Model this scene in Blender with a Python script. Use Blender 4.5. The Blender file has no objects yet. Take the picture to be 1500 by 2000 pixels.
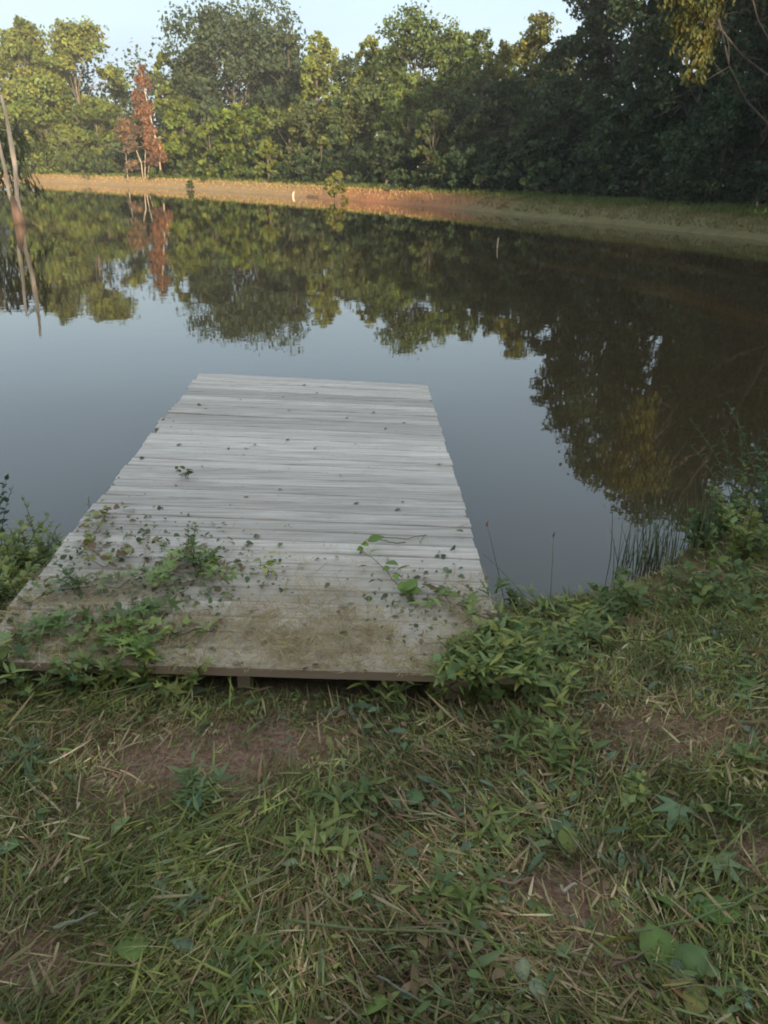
import bpy, math
import numpy as np
from mathutils import Vector, Matrix

# ------------------------------------------------------------------ camera, sky, sun, exposure
SC = bpy.context.scene
FPX, CX, CY = 1540.0, 750.0, 1000.0
PITCH = math.atan((1000 - 333.5) / FPX)
ROLL = math.radians(0.65)
CAM_Z = 1.93
SUN_AZ, SUN_EL = 162.0, 11.0

cam_data = bpy.data.cameras.new('camera')
cam = bpy.data.objects.new('camera', cam_data)
SC.collection.objects.link(cam)
cam_data.sensor_fit = 'VERTICAL'
cam_data.sensor_height = 36.0
cam_data.lens = FPX / 2000 * 36.0
cam_data.clip_start = 0.05
cam_data.clip_end = 3000
cam.matrix_world = (Matrix.Translation((0, 0, CAM_Z)) @ Matrix.Rotation(math.pi / 2 - PITCH, 4, 'X')
                    @ Matrix.Rotation(ROLL, 4, 'Z'))
SC.camera = cam

world = bpy.data.worlds.new('World')
SC.world = world
world.use_nodes = True
wn = world.node_tree
wn.nodes.clear()
w_out = wn.nodes.new('ShaderNodeOutputWorld')
w_bg = wn.nodes.new('ShaderNodeBackground')
w_bg.inputs['Strength'].default_value = 0.15
sky = wn.nodes.new('ShaderNodeTexSky')
sky.sky_type = 'NISHITA'
sky.sun_disc = False
sky.sun_elevation = math.radians(SUN_EL)
sky.sun_rotation = math.radians(SUN_AZ)
sky.air_density = 1.0
sky.dust_density = 2.6
sky.ozone_density = 0.7
# thin evening veil of cloud over the whole sky
w_tc = wn.nodes.new('ShaderNodeTexCoord')
w_map = wn.nodes.new('ShaderNodeMapping')
w_map.inputs['Scale'].default_value = (1.2, 1.2, 6.0)
w_noise = wn.nodes.new('ShaderNodeTexNoise')
w_noise.inputs['Scale'].default_value = 1.6
w_noise.inputs['Detail'].default_value = 5
w_ramp = wn.nodes.new('ShaderNodeMapRange')
w_ramp.inputs['From Min'].default_value = 0.42
w_ramp.inputs['From Max'].default_value = 0.72
w_ramp.inputs['To Min'].default_value = 0.78
w_ramp.inputs['To Max'].default_value = 0.95
w_mix = wn.nodes.new('ShaderNodeMix')
w_mix.data_type = 'RGBA'
w_mix.inputs['B'].default_value = (1.72, 2.16, 2.55, 1)
wn.links.new(w_tc.outputs['Generated'], w_map.inputs['Vector'])
wn.links.new(w_map.outputs['Vector'], w_noise.inputs['Vector'])
wn.links.new(w_noise.outputs['Fac'], w_ramp.inputs['Value'])
wn.links.new(w_ramp.outputs['Result'], w_mix.inputs['Factor'])
wn.links.new(sky.outputs['Color'], w_mix.inputs['A'])
wn.links.new(w_mix.outputs['Result'], w_bg.inputs['Color'])
wn.links.new(w_bg.outputs['Background'], w_out.inputs['Surface'])

sun_data = bpy.data.lights.new('sun', 'SUN')
sun_data.energy = 3.3
sun_data.angle = math.radians(0.6)
sun_data.color = (1.0, 0.81, 0.57)
sun = bpy.data.objects.new('sun', sun_data)
SC.collection.objects.link(sun)
_az, _el = math.radians(SUN_AZ), math.radians(SUN_EL)
SUN_DIR = Vector((math.sin(_az) * math.cos(_el), math.cos(_az) * math.cos(_el), math.sin(_el)))
sun.rotation_euler = SUN_DIR.to_track_quat('Z', 'Y').to_euler()
sun.location = SUN_DIR * 200

SC.view_settings.view_transform = 'Standard'
SC.view_settings.look = 'None'
SC.view_settings.gamma = 1.0
SC.view_settings.use_curve_mapping = False
SC.view_settings.exposure = 1.42
SC.render.engine = 'CYCLES'
SC.cycles.max_bounces = 8
SC.cycles.transparent_max_bounces = 8
SC.cycles.filter_width = 1.9
SC.cycles.use_denoising = True

RNG = np.random.default_rng(11)


# ------------------------------------------------------------------ geometry of the photograph: pixel -> place
def ray(x, y):
    u, v = (x - CX) / FPX, -(y - CY) / FPX
    c, s = math.cos(ROLL), math.sin(ROLL)
    u, v = c * u - s * v, s * u + c * v
    cp, sp = math.cos(PITCH), math.sin(PITCH)
    return np.array([u, v * sp + cp, v * cp - sp])


def gp(x, y, z=0.0):
    d = ray(x, y)
    return np.array([0, 0, CAM_Z]) + d * ((z - CAM_Z) / d[2])


def pd(x, y, dist):
    d = ray(x, y)
    return np.array([0, 0, CAM_Z]) + d * (dist / d[1])


# ------------------------------------------------------------------ mesh helpers
def link(o, parent=None):
    SC.collection.objects.link(o)
    if parent is not None:
        o.parent = parent
    return o


def tag(o, label=None, cat=None, group=None, kind=None):
    if label: o['label'] = label
    if cat: o['category'] = cat
    if group: o['group'] = group
    if kind: o['kind'] = kind
    return o


def empty(name, loc, label, cat, group=None, rz=0.0):
    o = bpy.data.objects.new(name, None)
    o.empty_display_size = 0.1
    o.location = tuple(float(v) for v in loc)
    o.rotation_euler = (0, 0, rz)
    link(o)
    return tag(o, label, cat, group)


def mesh_np(name, V, polys, cols=None, mat=None, parent=None, smooth=False):
    """polys: list of (N,k) int arrays (k = 3 or 4)."""
    me = bpy.data.meshes.new(name)
    V = np.asarray(V, dtype=np.float32)
    polys = [np.asarray(p, dtype=np.int32) for p in polys if len(p)]
    loops = np.concatenate([p.ravel() for p in polys])
    sizes = np.concatenate([np.full(len(p), p.shape[1], dtype=np.int32) for p in polys])
    starts = np.concatenate([[0], np.cumsum(sizes)[:-1]]).astype(np.int32)
    me.vertices.add(len(V))
    me.vertices.foreach_set('co', V.ravel())
    me.loops.add(len(loops))
    me.loops.foreach_set('vertex_index', loops)
    me.polygons.add(len(sizes))
    me.polygons.foreach_set('loop_start', starts)
    try:
        me.polygons.foreach_set('loop_total', sizes)
    except Exception:
        pass
    me.polygons.foreach_set('use_smooth', np.full(len(sizes), smooth, dtype=bool))
    me.update(calc_edges=True)
    if cols is not None:
        a = me.attributes.new('tint', 'FLOAT_COLOR', 'POINT')
        c = np.ones((len(V), 4), dtype=np.float32)
        c[:, :3] = cols
        a.data.foreach_set('color', c.ravel())
    o = bpy.data.objects.new(name, me)
    if mat is not None:
        me.materials.append(mat)
    return link(o, parent)


class Geo:
    def __init__(self):
        self.v, self.t, self.q, self.c, self.n = [], [], [], [], 0

    def add(self, V, tris=None, quads=None, col=(1, 1, 1)):
        V = np.asarray(V, dtype=float)
        self.v.append(V)
        if tris is not None and len(tris): self.t.append(np.asarray(tris) + self.n)
        if quads is not None and len(quads): self.q.append(np.asarray(quads) + self.n)
        col = np.asarray(col, dtype=float)
        self.c.append(np.broadcast_to(col, (len(V), 3)) if col.ndim == 1 else col)
        self.n += len(V)

    def build(self, name, mat, parent=None, smooth=False):
        polys = []
        if self.q: polys.append(np.concatenate(self.q))
        if self.t: polys.append(np.concatenate(self.t))
        return mesh_np(name, np.concatenate(self.v), polys, np.concatenate(self.c), mat, parent, smooth)

    def tube(self, pts, radii, k=6, col=(1, 1, 1), cap=True):
        pts = np.asarray(pts, float)
        radii = np.asarray(radii, float)
        n = len(pts)
        tan = np.gradient(pts, axis=0)
        tan /= np.linalg.norm(tan, axis=1)[:, None] + 1e-9
        ref = np.where(np.abs(tan[:, 2:3]) > 0.9, np.array([[1., 0, 0]]), np.array([[0, 0, 1.]]))
        a = np.cross(tan, ref)
        a /= np.linalg.norm(a, axis=1)[:, None] + 1e-9
        b = np.cross(tan, a)
        ang = np.arange(k) / k * 2 * math.pi
        V = (pts[:, None] + radii[:, None, None] * (a[:, None] * np.cos(ang)[None, :, None] + b[:, None] * np.sin(ang)[None, :, None])).reshape(-1, 3)
        i = np.arange(n - 1)[:, None] * k
        j = np.arange(k)[None]
        j2 = (j + 1) % k
        Q = np.stack([i + j, i + j2, i + k + j2, i + k + j], -1).reshape(-1, 4)
        T = []
        if cap:
            V = np.concatenate([V, pts[:1], pts[-1:]])
            jj = np.arange(k)
            T = np.concatenate([np.stack([np.full(k, n * k), (jj + 1) % k, jj], -1),
                                np.stack([np.full(k, n * k + 1), (n - 1) * k + jj, (n - 1) * k + (jj + 1) % k], -1)])
        self.add(V, T, Q, col)

    def scatter(self, tv, tt, P, R, S, C):
        """place a template (tv, tris tt) at P with rotations R (n,3,3), scale S (n,) or (n,3), colours C (n,3)."""
        n, k = len(P), len(tv)
        S = np.asarray(S, float)
        if S.ndim == 1: S = np.repeat(S[:, None], 3, 1)
        loc = tv[None] * S[:, None, :]
        V = np.einsum('nij,nkj->nki', R, loc) + P[:, None]
        T = (tt[None] + (np.arange(n) * k)[:, None, None]).reshape(-1, 3)
        self.add(V.reshape(-1, 3), T, None, np.repeat(C, k, 0))


def unit(v):
    return v / (np.linalg.norm(v, axis=-1, keepdims=True) + 1e-9)


def frames(along, normal):
    """rotation matrices whose y axis is 'along' and whose z axis is near 'normal'."""
    y = unit(along)
    x = unit(np.cross(y, normal))
    z = np.cross(x, y)
    return np.stack([x, y, z], -1)


# ------------------------------------------------------------------ materials
def new_mat(name):
    m = bpy.data.materials.new(name)
    m.use_nodes = True
    m.node_tree.nodes.clear()
    return m, m.node_tree


def N(nt, t, **kw):
    n = nt.nodes.new(t)
    for k, v in kw.items():
        if hasattr(n, k): setattr(n, k, v)
        else: n.inputs[k].default_value = v
    return n


def mixc(nt, fac, a, b, blend='MIX'):
    n = nt.nodes.new('ShaderNodeMix')
    n.data_type = 'RGBA'
    n.blend_type = blend
    for sock, val in (('Factor', fac), ('A', a), ('B', b)):
        if hasattr(val, 'links') or hasattr(val, 'is_output'):
            nt.links.new(val, n.inputs[sock])
        else:
            n.inputs[sock].default_value = val if sock == 'Factor' else (*val, 1)
    return n.outputs['Result']


def noise(nt, vec, scale, detail=4, rough=0.55):
    n = N(nt, 'ShaderNodeTexNoise')
    n.inputs['Scale'].default_value = scale
    n.inputs['Detail'].default_value = detail
    n.inputs['Roughness'].default_value = rough
    if vec is not None: nt.links.new(vec, n.inputs['Vector'])
    return n.outputs['Fac']


def ramp(nt, val, lo, hi, a=0.0, b=1.0):
    n = N(nt, 'ShaderNodeMapRange')
    n.inputs['From Min'].default_value = lo
    n.inputs['From Max'].default_value = hi
    n.inputs['To Min'].default_value = a
    n.inputs['To Max'].default_value = b
    nt.links.new(val, n.inputs['Value'])
    return n.outputs['Result']


def leaf_material(name, trans=0.35, rough=0.55, spec=0.25):
    m, nt = new_mat(name)
    out = N(nt, 'ShaderNodeOutputMaterial')
    att = N(nt, 'ShaderNodeAttribute', attribute_name='tint')
    bsdf = N(nt, 'ShaderNodeBsdfPrincipled')
    bsdf.inputs['Roughness'].default_value = rough
    bsdf.inputs['Specular IOR Level'].default_value = spec
    tr = N(nt, 'ShaderNodeBsdfTranslucent')
    mx = N(nt, 'ShaderNodeMixShader')
    mx.inputs['Fac'].default_value = trans
    nt.links.new(att.outputs['Color'], bsdf.inputs['Base Color'])
    warm = mixc(nt, 1.0, att.outputs['Color'], (1.25, 1.15, 0.55), 'MULTIPLY')
    nt.links.new(warm, tr.inputs['Color'])
    nt.links.new(bsdf.outputs[0], mx.inputs[1])
    nt.links.new(tr.outputs[0], mx.inputs[2])
    nt.links.new(mx.outputs[0], out.inputs['Surface'])
    return m


def bark_material(name, c1, c2, scale=6.0):
    m, nt = new_mat(name)
    out = N(nt, 'ShaderNodeOutputMaterial')
    bsdf = N(nt, 'ShaderNodeBsdfPrincipled')
    bsdf.inputs['Roughness'].default_value = 0.9
    tc = N(nt, 'ShaderNodeTexCoord')
    mp = N(nt, 'ShaderNodeMapping')
    mp.inputs['Scale'].default_value = (1, 1, 0.2)
    nt.links.new(tc.outputs['Object'], mp.inputs['Vector'])
    f = noise(nt, mp.outputs['Vector'], scale, 6, 0.65)
    c = mixc(nt, ramp(nt, f, 0.35, 0.65), c1, c2)
    att = N(nt, 'ShaderNodeAttribute', attribute_name='tint')
    c = mixc(nt, 1.0, c, att.outputs['Color'], 'MULTIPLY')
    nt.links.new(c, bsdf.inputs['Base Color'])
    bp = N(nt, 'ShaderNodeBump')
    bp.inputs['Strength'].default_value = 0.5
    bp.inputs['Distance'].default_value = 0.02
    nt.links.new(f, bp.inputs['Height'])
    nt.links.new(bp.outputs[0], bsdf.inputs['Normal'])
    nt.links.new(bsdf.outputs[0], out.inputs['Surface'])
    return m


M_LEAF = leaf_material('tree_leaf')
M_WEED = leaf_material('weed_leaf', 0.25, 0.5, 0.3)
M_GRASS = leaf_material('grass_blade', 0.2, 0.6, 0.2)
M_BARK = bark_material('bark', (0.09, 0.07, 0.05), (0.20, 0.17, 0.14))
M_PALE = bark_material('pale_dead_wood', (0.36, 0.27, 0.19), (0.62, 0.50, 0.38))
M_STEM = bark_material('weed_stem', (0.8, 0.8, 0.8), (1, 1, 1), 30)


def ground_material():
    m, nt = new_mat('earth_and_turf')
    out = N(nt, 'ShaderNodeOutputMaterial')
    bsdf = N(nt, 'ShaderNodeBsdfPrincipled')
    bsdf.inputs['Roughness'].default_value = 0.95
    bsdf.inputs['Specular IOR Level'].default_value = 0.1
    att = N(nt, 'ShaderNodeAttribute', attribute_name='tint')
    sep = N(nt, 'ShaderNodeSeparateColor')
    nt.links.new(att.outputs['Color'], sep.inputs[0])
    geo = N(nt, 'ShaderNodeNewGeometry')
    pos = geo.outputs['Position']
    f1 = noise(nt, pos, 2.2, 8, 0.7)
    f2 = noise(nt, pos, 60, 6, 0.7)
    f3 = noise(nt, pos, 0.35, 5, 0.6)
    f4 = noise(nt, pos, 210, 4, 0.75)
    soil = mixc(nt, ramp(nt, f2, 0.36, 0.64), (0.24, 0.125, 0.075), (0.53, 0.325, 0.21))
    soil = mixc(nt, ramp(nt, f4, 0.5, 0.68, 0, 0.6), soil, (0.10, 0.06, 0.04))
    turf = mixc(nt, ramp(nt, f2, 0.3, 0.7), (0.085, 0.075, 0.032), (0.22, 0.185, 0.085))
    dry = mixc(nt, ramp(nt, f1, 0.3, 0.7), (0.33, 0.22, 0.11), (0.45, 0.31, 0.16))
    clay = mixc(nt, ramp(nt, f1, 0.3, 0.7), (0.34, 0.14, 0.065), (0.46, 0.22, 0.11))
    olive = mixc(nt, ramp(nt, f1, 0.3, 0.7), (0.15, 0.13, 0.055), (0.26, 0.20, 0.10))
    # R: bare soil, G: bank type (0 dry straw, .5 red clay, 1 olive sward), B: bank face
    bank = mixc(nt, ramp(nt, sep.outputs[1], 0.0, 0.5), dry, clay)
    bank = mixc(nt, ramp(nt, sep.outputs[1], 0.55, 0.95), bank, olive)
    near = mixc(nt, sep.outputs[0], turf, soil)
    green = mixc(nt, ramp(nt, f3, 0.35, 0.65), (0.05, 0.075, 0.02), (0.10, 0.12, 0.035))
    c = mixc(nt, sep.outputs[2], near, bank)
    nt.links.new(c, bsdf.inputs['Base Color'])
    bp = N(nt, 'ShaderNodeBump')
    bp.inputs['Strength'].default_value = 1.0
    bp.inputs['Distance'].default_value = 0.03
    nt.links.new(f2, bp.inputs['Height'])
    nt.links.new(bp.outputs[0], bsdf.inputs['Normal'])
    nt.links.new(bsdf.outputs[0], out.inputs['Surface'])
    return m


def water_material():
    m, nt = new_mat('still_pond_water')
    out = N(nt, 'ShaderNodeOutputMaterial')
    bsdf = N(nt, 'ShaderNodeBsdfPrincipled')
    bsdf.inputs['Base Color'].default_value = (0.050, 0.034, 0.016, 1)
    bsdf.inputs['Roughness'].default_value = 0.015
    bsdf.inputs['IOR'].default_value = 1.6
    geo = N(nt, 'ShaderNodeNewGeometry')
    f = noise(nt, geo.outputs['Position'], 1.4, 3, 0.5)
    f2 = noise(nt, geo.outputs['Position'], 9.0, 2, 0.5)
    ad = N(nt, 'ShaderNodeMath', operation='MULTIPLY_ADD')
    nt.links.new(f2, ad.inputs[0])
    ad.inputs[1].default_value = 0.12
    nt.links.new(f, ad.inputs[2])
    bp = N(nt, 'ShaderNodeBump')
    bp.inputs['Strength'].default_value = 1.0
    bp.inputs['Distance'].default_value = 0.0014
    nt.links.new(ad.outputs[0], bp.inputs['Height'])
    nt.links.new(bp.outputs[0], bsdf.inputs['Normal'])
    nt.links.new(bsdf.outputs[0], out.inputs['Surface'])
    return m


def wood_material():
    m, nt = new_mat('weathered_grey_wood')
    out = N(nt, 'ShaderNodeOutputMaterial')
    bsdf = N(nt, 'ShaderNodeBsdfPrincipled')
    bsdf.inputs['Roughness'].default_value = 0.85
    bsdf.inputs['Specular IOR Level'].default_value = 0.2
    geo = N(nt, 'ShaderNodeNewGeometry')
    oi = N(nt, 'ShaderNodeObjectInfo')
    off = N(nt, 'ShaderNodeVectorMath', operation='MULTIPLY_ADD')
    nt.links.new(oi.outputs['Random'], off.inputs[0])
    off.inputs[1].default_value = (37, 11, 5)
    nt.links.new(geo.outputs['Position'], off.inputs[2])
    mp = N(nt, 'ShaderNodeMapping')
    mp.inputs['Scale'].default_value = (0.9, 30, 30)
    nt.links.new(off.outputs[0], mp.inputs['Vector'])
    g1 = noise(nt, mp.outputs['Vector'], 2.0, 8, 0.65)
    mp2 = N(nt, 'ShaderNodeMapping')
    mp2.inputs['Scale'].default_value = (3.5, 9, 9)
    nt.links.new(off.outputs[0], mp2.inputs['Vector'])
    g2 = noise(nt, mp2.outputs['Vector'], 1.0, 5, 0.6)
    g3 = noise(nt, geo.outputs['Position'], 34, 4, 0.6)
    c = mixc(nt, ramp(nt, g1, 0.38, 0.62), (0.46, 0.385, 0.32), (0.72, 0.615, 0.525))
    c = mixc(nt, ramp(nt, g2, 0.55, 0.8, 0, 0.6), c, (0.79, 0.69, 0.60))
    lum = ramp(nt, oi.outputs['Random'], 0, 1, 0.76, 1.12)
    cm = N(nt, 'ShaderNodeCombineColor')
    for i in range(3): nt.links.new(lum, cm.inputs[i])
    c = mixc(nt, 1.0, c, cm.outputs[0], 'MULTIPLY')
    # dark mildew specks
    c = mixc(nt, ramp(nt, g3, 0.62, 0.74, 0, 0.55), c, (0.16, 0.15, 0.13))
    # soil trodden onto the boards at the bank end
    sx = N(nt, 'ShaderNodeSeparateXYZ')
    nt.links.new(geo.outputs['Position'], sx.inputs[0])
    g4 = noise(nt, geo.outputs['Position'], 5.0, 6, 0.7)
    yy = N(nt, 'ShaderNodeMath', operation='MULTIPLY_ADD')
    nt.links.new(g4, yy.inputs[0])
    yy.inputs[1].default_value = 1.6
    nt.links.new(sx.outputs['Y'], yy.inputs[2])
    c = mixc(nt, ramp(nt, yy.outputs[0], 3.05, 4.1, 0.72, 0.0), c, (0.44, 0.34, 0.235))
    # the cut edges and end grain have kept a browner colour
    nz = N(nt, 'ShaderNodeSeparateXYZ')
    nt.links.new(geo.outputs['True Normal'], nz.inputs[0])
    c = mixc(nt, ramp(nt, nz.outputs['Z'], 0.2, 0.8, 0.8, 0.0), c, (0.19, 0.125, 0.075))
    nt.links.new(c, bsdf.inputs['Base Color'])
    bp = N(nt, 'ShaderNodeBump')
    bp.inputs['Strength'].default_value = 0.6
    bp.inputs['Distance'].default_value = 0.004
    nt.links.new(g1, bp.inputs['Height'])
    nt.links.new(bp.outputs[0], bsdf.inputs['Normal'])
    nt.links.new(bsdf.outputs[0], out.inputs['Surface'])
    return m


M_GROUND, M_WATER, M_WOOD = ground_material(), water_material(), wood_material()

# ------------------------------------------------------------------ pond outline and terrain
far_px = [(1500, 470), (1250, 444), (1000, 420), (900, 409), (640, 387), (370, 369), (80, 355)]
shore = [(-2.6, 4.1), (-1.7, 3.75), (-0.9, 3.35), (0.0, 3.2), (0.6, 3.3), (1.15, 3.5), (1.5, 3.75), (1.95, 4.3), (2.6, 4.8), (4.2, 6.2),
         (6.6, 9.4), (10.0, 14.5), (12.6, 21.0)]
shore += [tuple(gp(*p)[:2]) for p in far_px]
shore += [(-62, 133), (-72, 122), (-64, 96), (-44, 68), (-27, 47), (-17.5, 35.5), (-14.8, 30), (-12.8, 23), (-9.4, 15), (-6.4, 9.5), (-4.2, 6.0)]
shore = np.array(shore)


def smooth_closed(P, it=2):
    for _ in range(it):
        Q = np.roll(P, -1, 0)
        P = np.stack([0.75 * P + 0.25 * Q, 0.25 * P + 0.75 * Q], 1).reshape(-1, 2)
    return P


SHORE = smooth_closed(shore, 3)
_far = np.clip((np.hypot(SHORE[:, 0], SHORE[:, 1] - 2) - 15) / 10, 0, 1)[:, None]
SHORE = SHORE + _far * np.random.default_rng(4).normal(size=SHORE.shape) * 0.10


def sdf(P):
    """signed distance to the shoreline, positive on land."""
    out = np.empty(len(P))
    A, B = SHORE, np.roll(SHORE, -1, 0)
    AB = B - A
    L2 = (AB ** 2).sum(1)
    SL = AB[:, 0] / (AB[:, 1] + 1e-12)
    P = np.asarray(P, np.float32)
    A, B, AB, L2, SL = (v.astype(np.float32) for v in (A, B, AB, L2, SL))
    for s in range(0, len(P), 20000):
        p = P[s:s + 20000]
        ax, ay = p[:, :1] - A[None, :, 0], p[:, 1:] - A[None, :, 1]
        t = np.clip((ax * AB[:, 0] + ay * AB[:, 1]) / L2, 0, 1)
        d = np.sqrt(((ax - t * AB[:, 0]) ** 2 + (ay - t * AB[:, 1]) ** 2).min(1))
        cond = (A[None, :, 1] > p[:, None, 1]) != (B[None, :, 1] > p[:, None, 1])
        inside = (cond & (p[:, None, 0] < A[None, :, 0] + (p[:, None, 1] - A[None, :, 1]) * SL[None])).sum(1) % 2 == 1
        out[s:s + 20000] = np.where(inside, -d, d)
    return out


def vnoise(P, scale, seed=0):
    """smooth value noise, vectorised (2-D)."""
    p = P * scale + seed * 17.31
    i = np.floor(p).astype(int)
    f = p - i
    f = f * f * (3 - 2 * f)

    def h(a, b):
        n = (a * 374761393 + b * 668265263 + seed * 1442695) & 0x7fffffff
        n = ((n ^ (n >> 13)) * 1274126177) & 0x7fffffff
        return ((n ^ (n >> 16)) & 0xffff) / 65535.0
    a, b = i[:, 0], i[:, 1]
    return (h(a, b) * (1 - f[:, 0]) + h(a + 1, b) * f[:, 0]) * (1 - f[:, 1]) + (h(a, b + 1) * (1 - f[:, 0]) + h(a + 1, b + 1) * f[:, 0]) * f[:, 1]


def sstep(a, b, x):
    t = np.clip((x - a) / (b - a), 0, 1)
    return t * t * (3 - 2 * t)


def bank_height(P):
    return 0.66 + 0.42 * np.clip((P[:, 1] - 25) / 85, 0, 1)


def terrain(P, d=None):
    P = np.asarray(P, float)
    if d is None: d = sdf(P)
    near = 1 - sstep(9, 18, np.hypot(P[:, 0], P[:, 1] - 2))
    wob = (vnoise(P, 0.6, 3) - 0.5) * 0.5 + (vnoise(P, 2.0, 4) - 0.5) * 0.25
    db = d + wob * (1 - near) * np.clip(d, 0, 1)
    bh = bank_height(P)
    zf = bh * (0.18 * sstep(0, 0.25, db) + 0.62 * sstep(0.15, 1.0, db) + 0.20 * sstep(0.9, 2.6, db))
    zf = zf + 0.25 * sstep(4, 30, d) * (1 + vnoise(P, 0.05, 5))
    zn = 0.10 * sstep(0, 0.25, d) + 0.19 * sstep(0.1, 1.3, d) + 0.12 * sstep(1.2, 3.2, d)
    zn = zn + ((vnoise(P, 2.3, 6) - 0.5) * 0.05 + (vnoise(P, 7, 7) - 0.5) * 0.022) * sstep(0.15, 0.8, d)
    z = zf * (1 - near) + zn * near
    under = -0.35 * np.clip(-d, 0, 1) - 0.9 * sstep(0.8, 6, -d)
    return np.where(d > 0, z, under)


def axis(lo, hi, dense):
    pts = set()
    x = lo
    while x < hi:
        pts.add(round(x, 3))
        step = 60.0
        for a, b, s in dense:
            if a <= x < b: step = min(step, s)
        x += step
    pts.add(hi)
    return np.array(sorted(pts))


gx = axis(-900, 900, [(-900, -200, 60), (-200, -80, 12), (-80, 30, 0.72), (-3.2, 3.6, 0.07), (30, 80, 4), (80, 200, 15), (200, 900, 60)])
gy = axis(-300, 1500, [(-300, -60, 40), (-60, -2, 3), (-2, 140, 0.62), (0.2, 6.0, 0.07), (140, 180, 4), (180, 300, 20), (300, 1500, 80)])
GX, GY = np.meshgrid(gx, gy)
GP = np.stack([GX.ravel(), GY.ravel()], 1)
GD = sdf(GP)
GZ = terrain(GP, GD)
nx, ny = len(gx), len(gy)
ii = (np.arange(ny - 1)[:, None] * nx + np.arange(nx - 1)[None]).ravel()
quads = np.stack([ii, ii + 1, ii + nx + 1, ii + nx], 1)

soil_px = [(370, 1445, 0.30, 0.15), (520, 1405, 0.25, 0.11), (1310, 1390, 0.24, 0.13), (1150, 1800, 0.08, 0.17), (1090, 1710, 0.13, 0.07),
           (1490, 1650, 0.07, 0.09), (60, 1880, 0.12, 0.09)]
DRY = [(gp(x, y, 0.38)[:2], a, b) for x, y, a, b in [(800, 1470, 0.25, 0.22), (870, 1580, 0.22, 0.16), (500, 1420, 0.5, 0.2), (1300, 1420, 0.35, 0.2), (1100, 1720, 0.25, 0.2), (900, 1900, 0.3, 0.12)]]
SOIL = [(gp(x, y, 0.38)[:2], a, b) for x, y, a, b in soil_px]


def soil_weight(P):
    w = np.zeros(len(P))
    for c, a, b in SOIL:
        w = np.maximum(w, np.exp(-(((P[:, 0] - c[0]) / a) ** 2 + ((P[:, 1] - c[1]) / b) ** 2)))
    return np.clip(1.3 * w * (0.25 + 0.8 * vnoise(P, 9, 9) + 0.7 * vnoise(P, 28, 8)), 0, 1)


nearw = 1 - sstep(9, 18, np.hypot(GP[:, 0], GP[:, 1] - 2))
gcol = np.zeros((len(GP), 3))
gcol[:, 0] = np.clip(soil_weight(GP) * 1.5 + 0.35 * vnoise(GP, 4, 10) + (GD < 0.25) * 0.4, 0, 1)
# kind of bank along the far shore: straw on the left, red clay in the middle, olive sward on the right
jit = (vnoise(GP, 0.35, 12) - 0.5) * 8
yb = GP[:, 1] + jit
gcol[:, 1] = np.where(yb > 58, 0.5 * (1 - sstep(58, 76, yb)), 0.5 + 0.5 * (1 - sstep(41, 47, yb)))
gcol[:, 2] = (1 - nearw) * (1 - 0.85 * sstep(1.3, 2.4, GD))
ground = mesh_np('ground', np.column_stack([GP, GZ]), [quads], gcol, M_GROUND, smooth=True)
tag(ground, kind='structure')

wv = np.column_stack([smooth_closed(shore, 3), np.zeros(len(shore) * 8)])
# water sheet a little wider than the shoreline so that it always runs into the bank
cen = np.array([-12.0, 45.0, 0.0])
wx = axis(-85, 25, [(-85, 25, 5.0)])
wy = axis(2.0, 146, [(2, 146, 5.0)])
WX, WY = np.meshgrid(wx, wy)
nn = len(wx)
ii = (np.arange(len(wy) - 1)[:, None] * nn + np.arange(nn - 1)[None]).ravel()
water = mesh_np('pond_water', np.column_stack([WX.ravel(), WY.ravel(), np.zeros(WX.size)]), [np.stack([ii, ii + 1, ii + nn + 1, ii + nn], 1)], None, M_WATER, smooth=True)
tag(water, kind='structure')


def tz(x, y):
    return float(terrain(np.array([[x, y]]))[0])


# ------------------------------------------------------------------ trees
QUAD_V = np.array([[0, -0.5, 0], [0.36, 0.05, 0.07], [0, 0.5, -0.03], [-0.36, 0.05, 0.07]])
QUAD_T = np.array([[0, 1, 2], [0, 2, 3]])


def rand_dirs(rng, n):
    return unit(rng.normal(size=(n, 3)))


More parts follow.
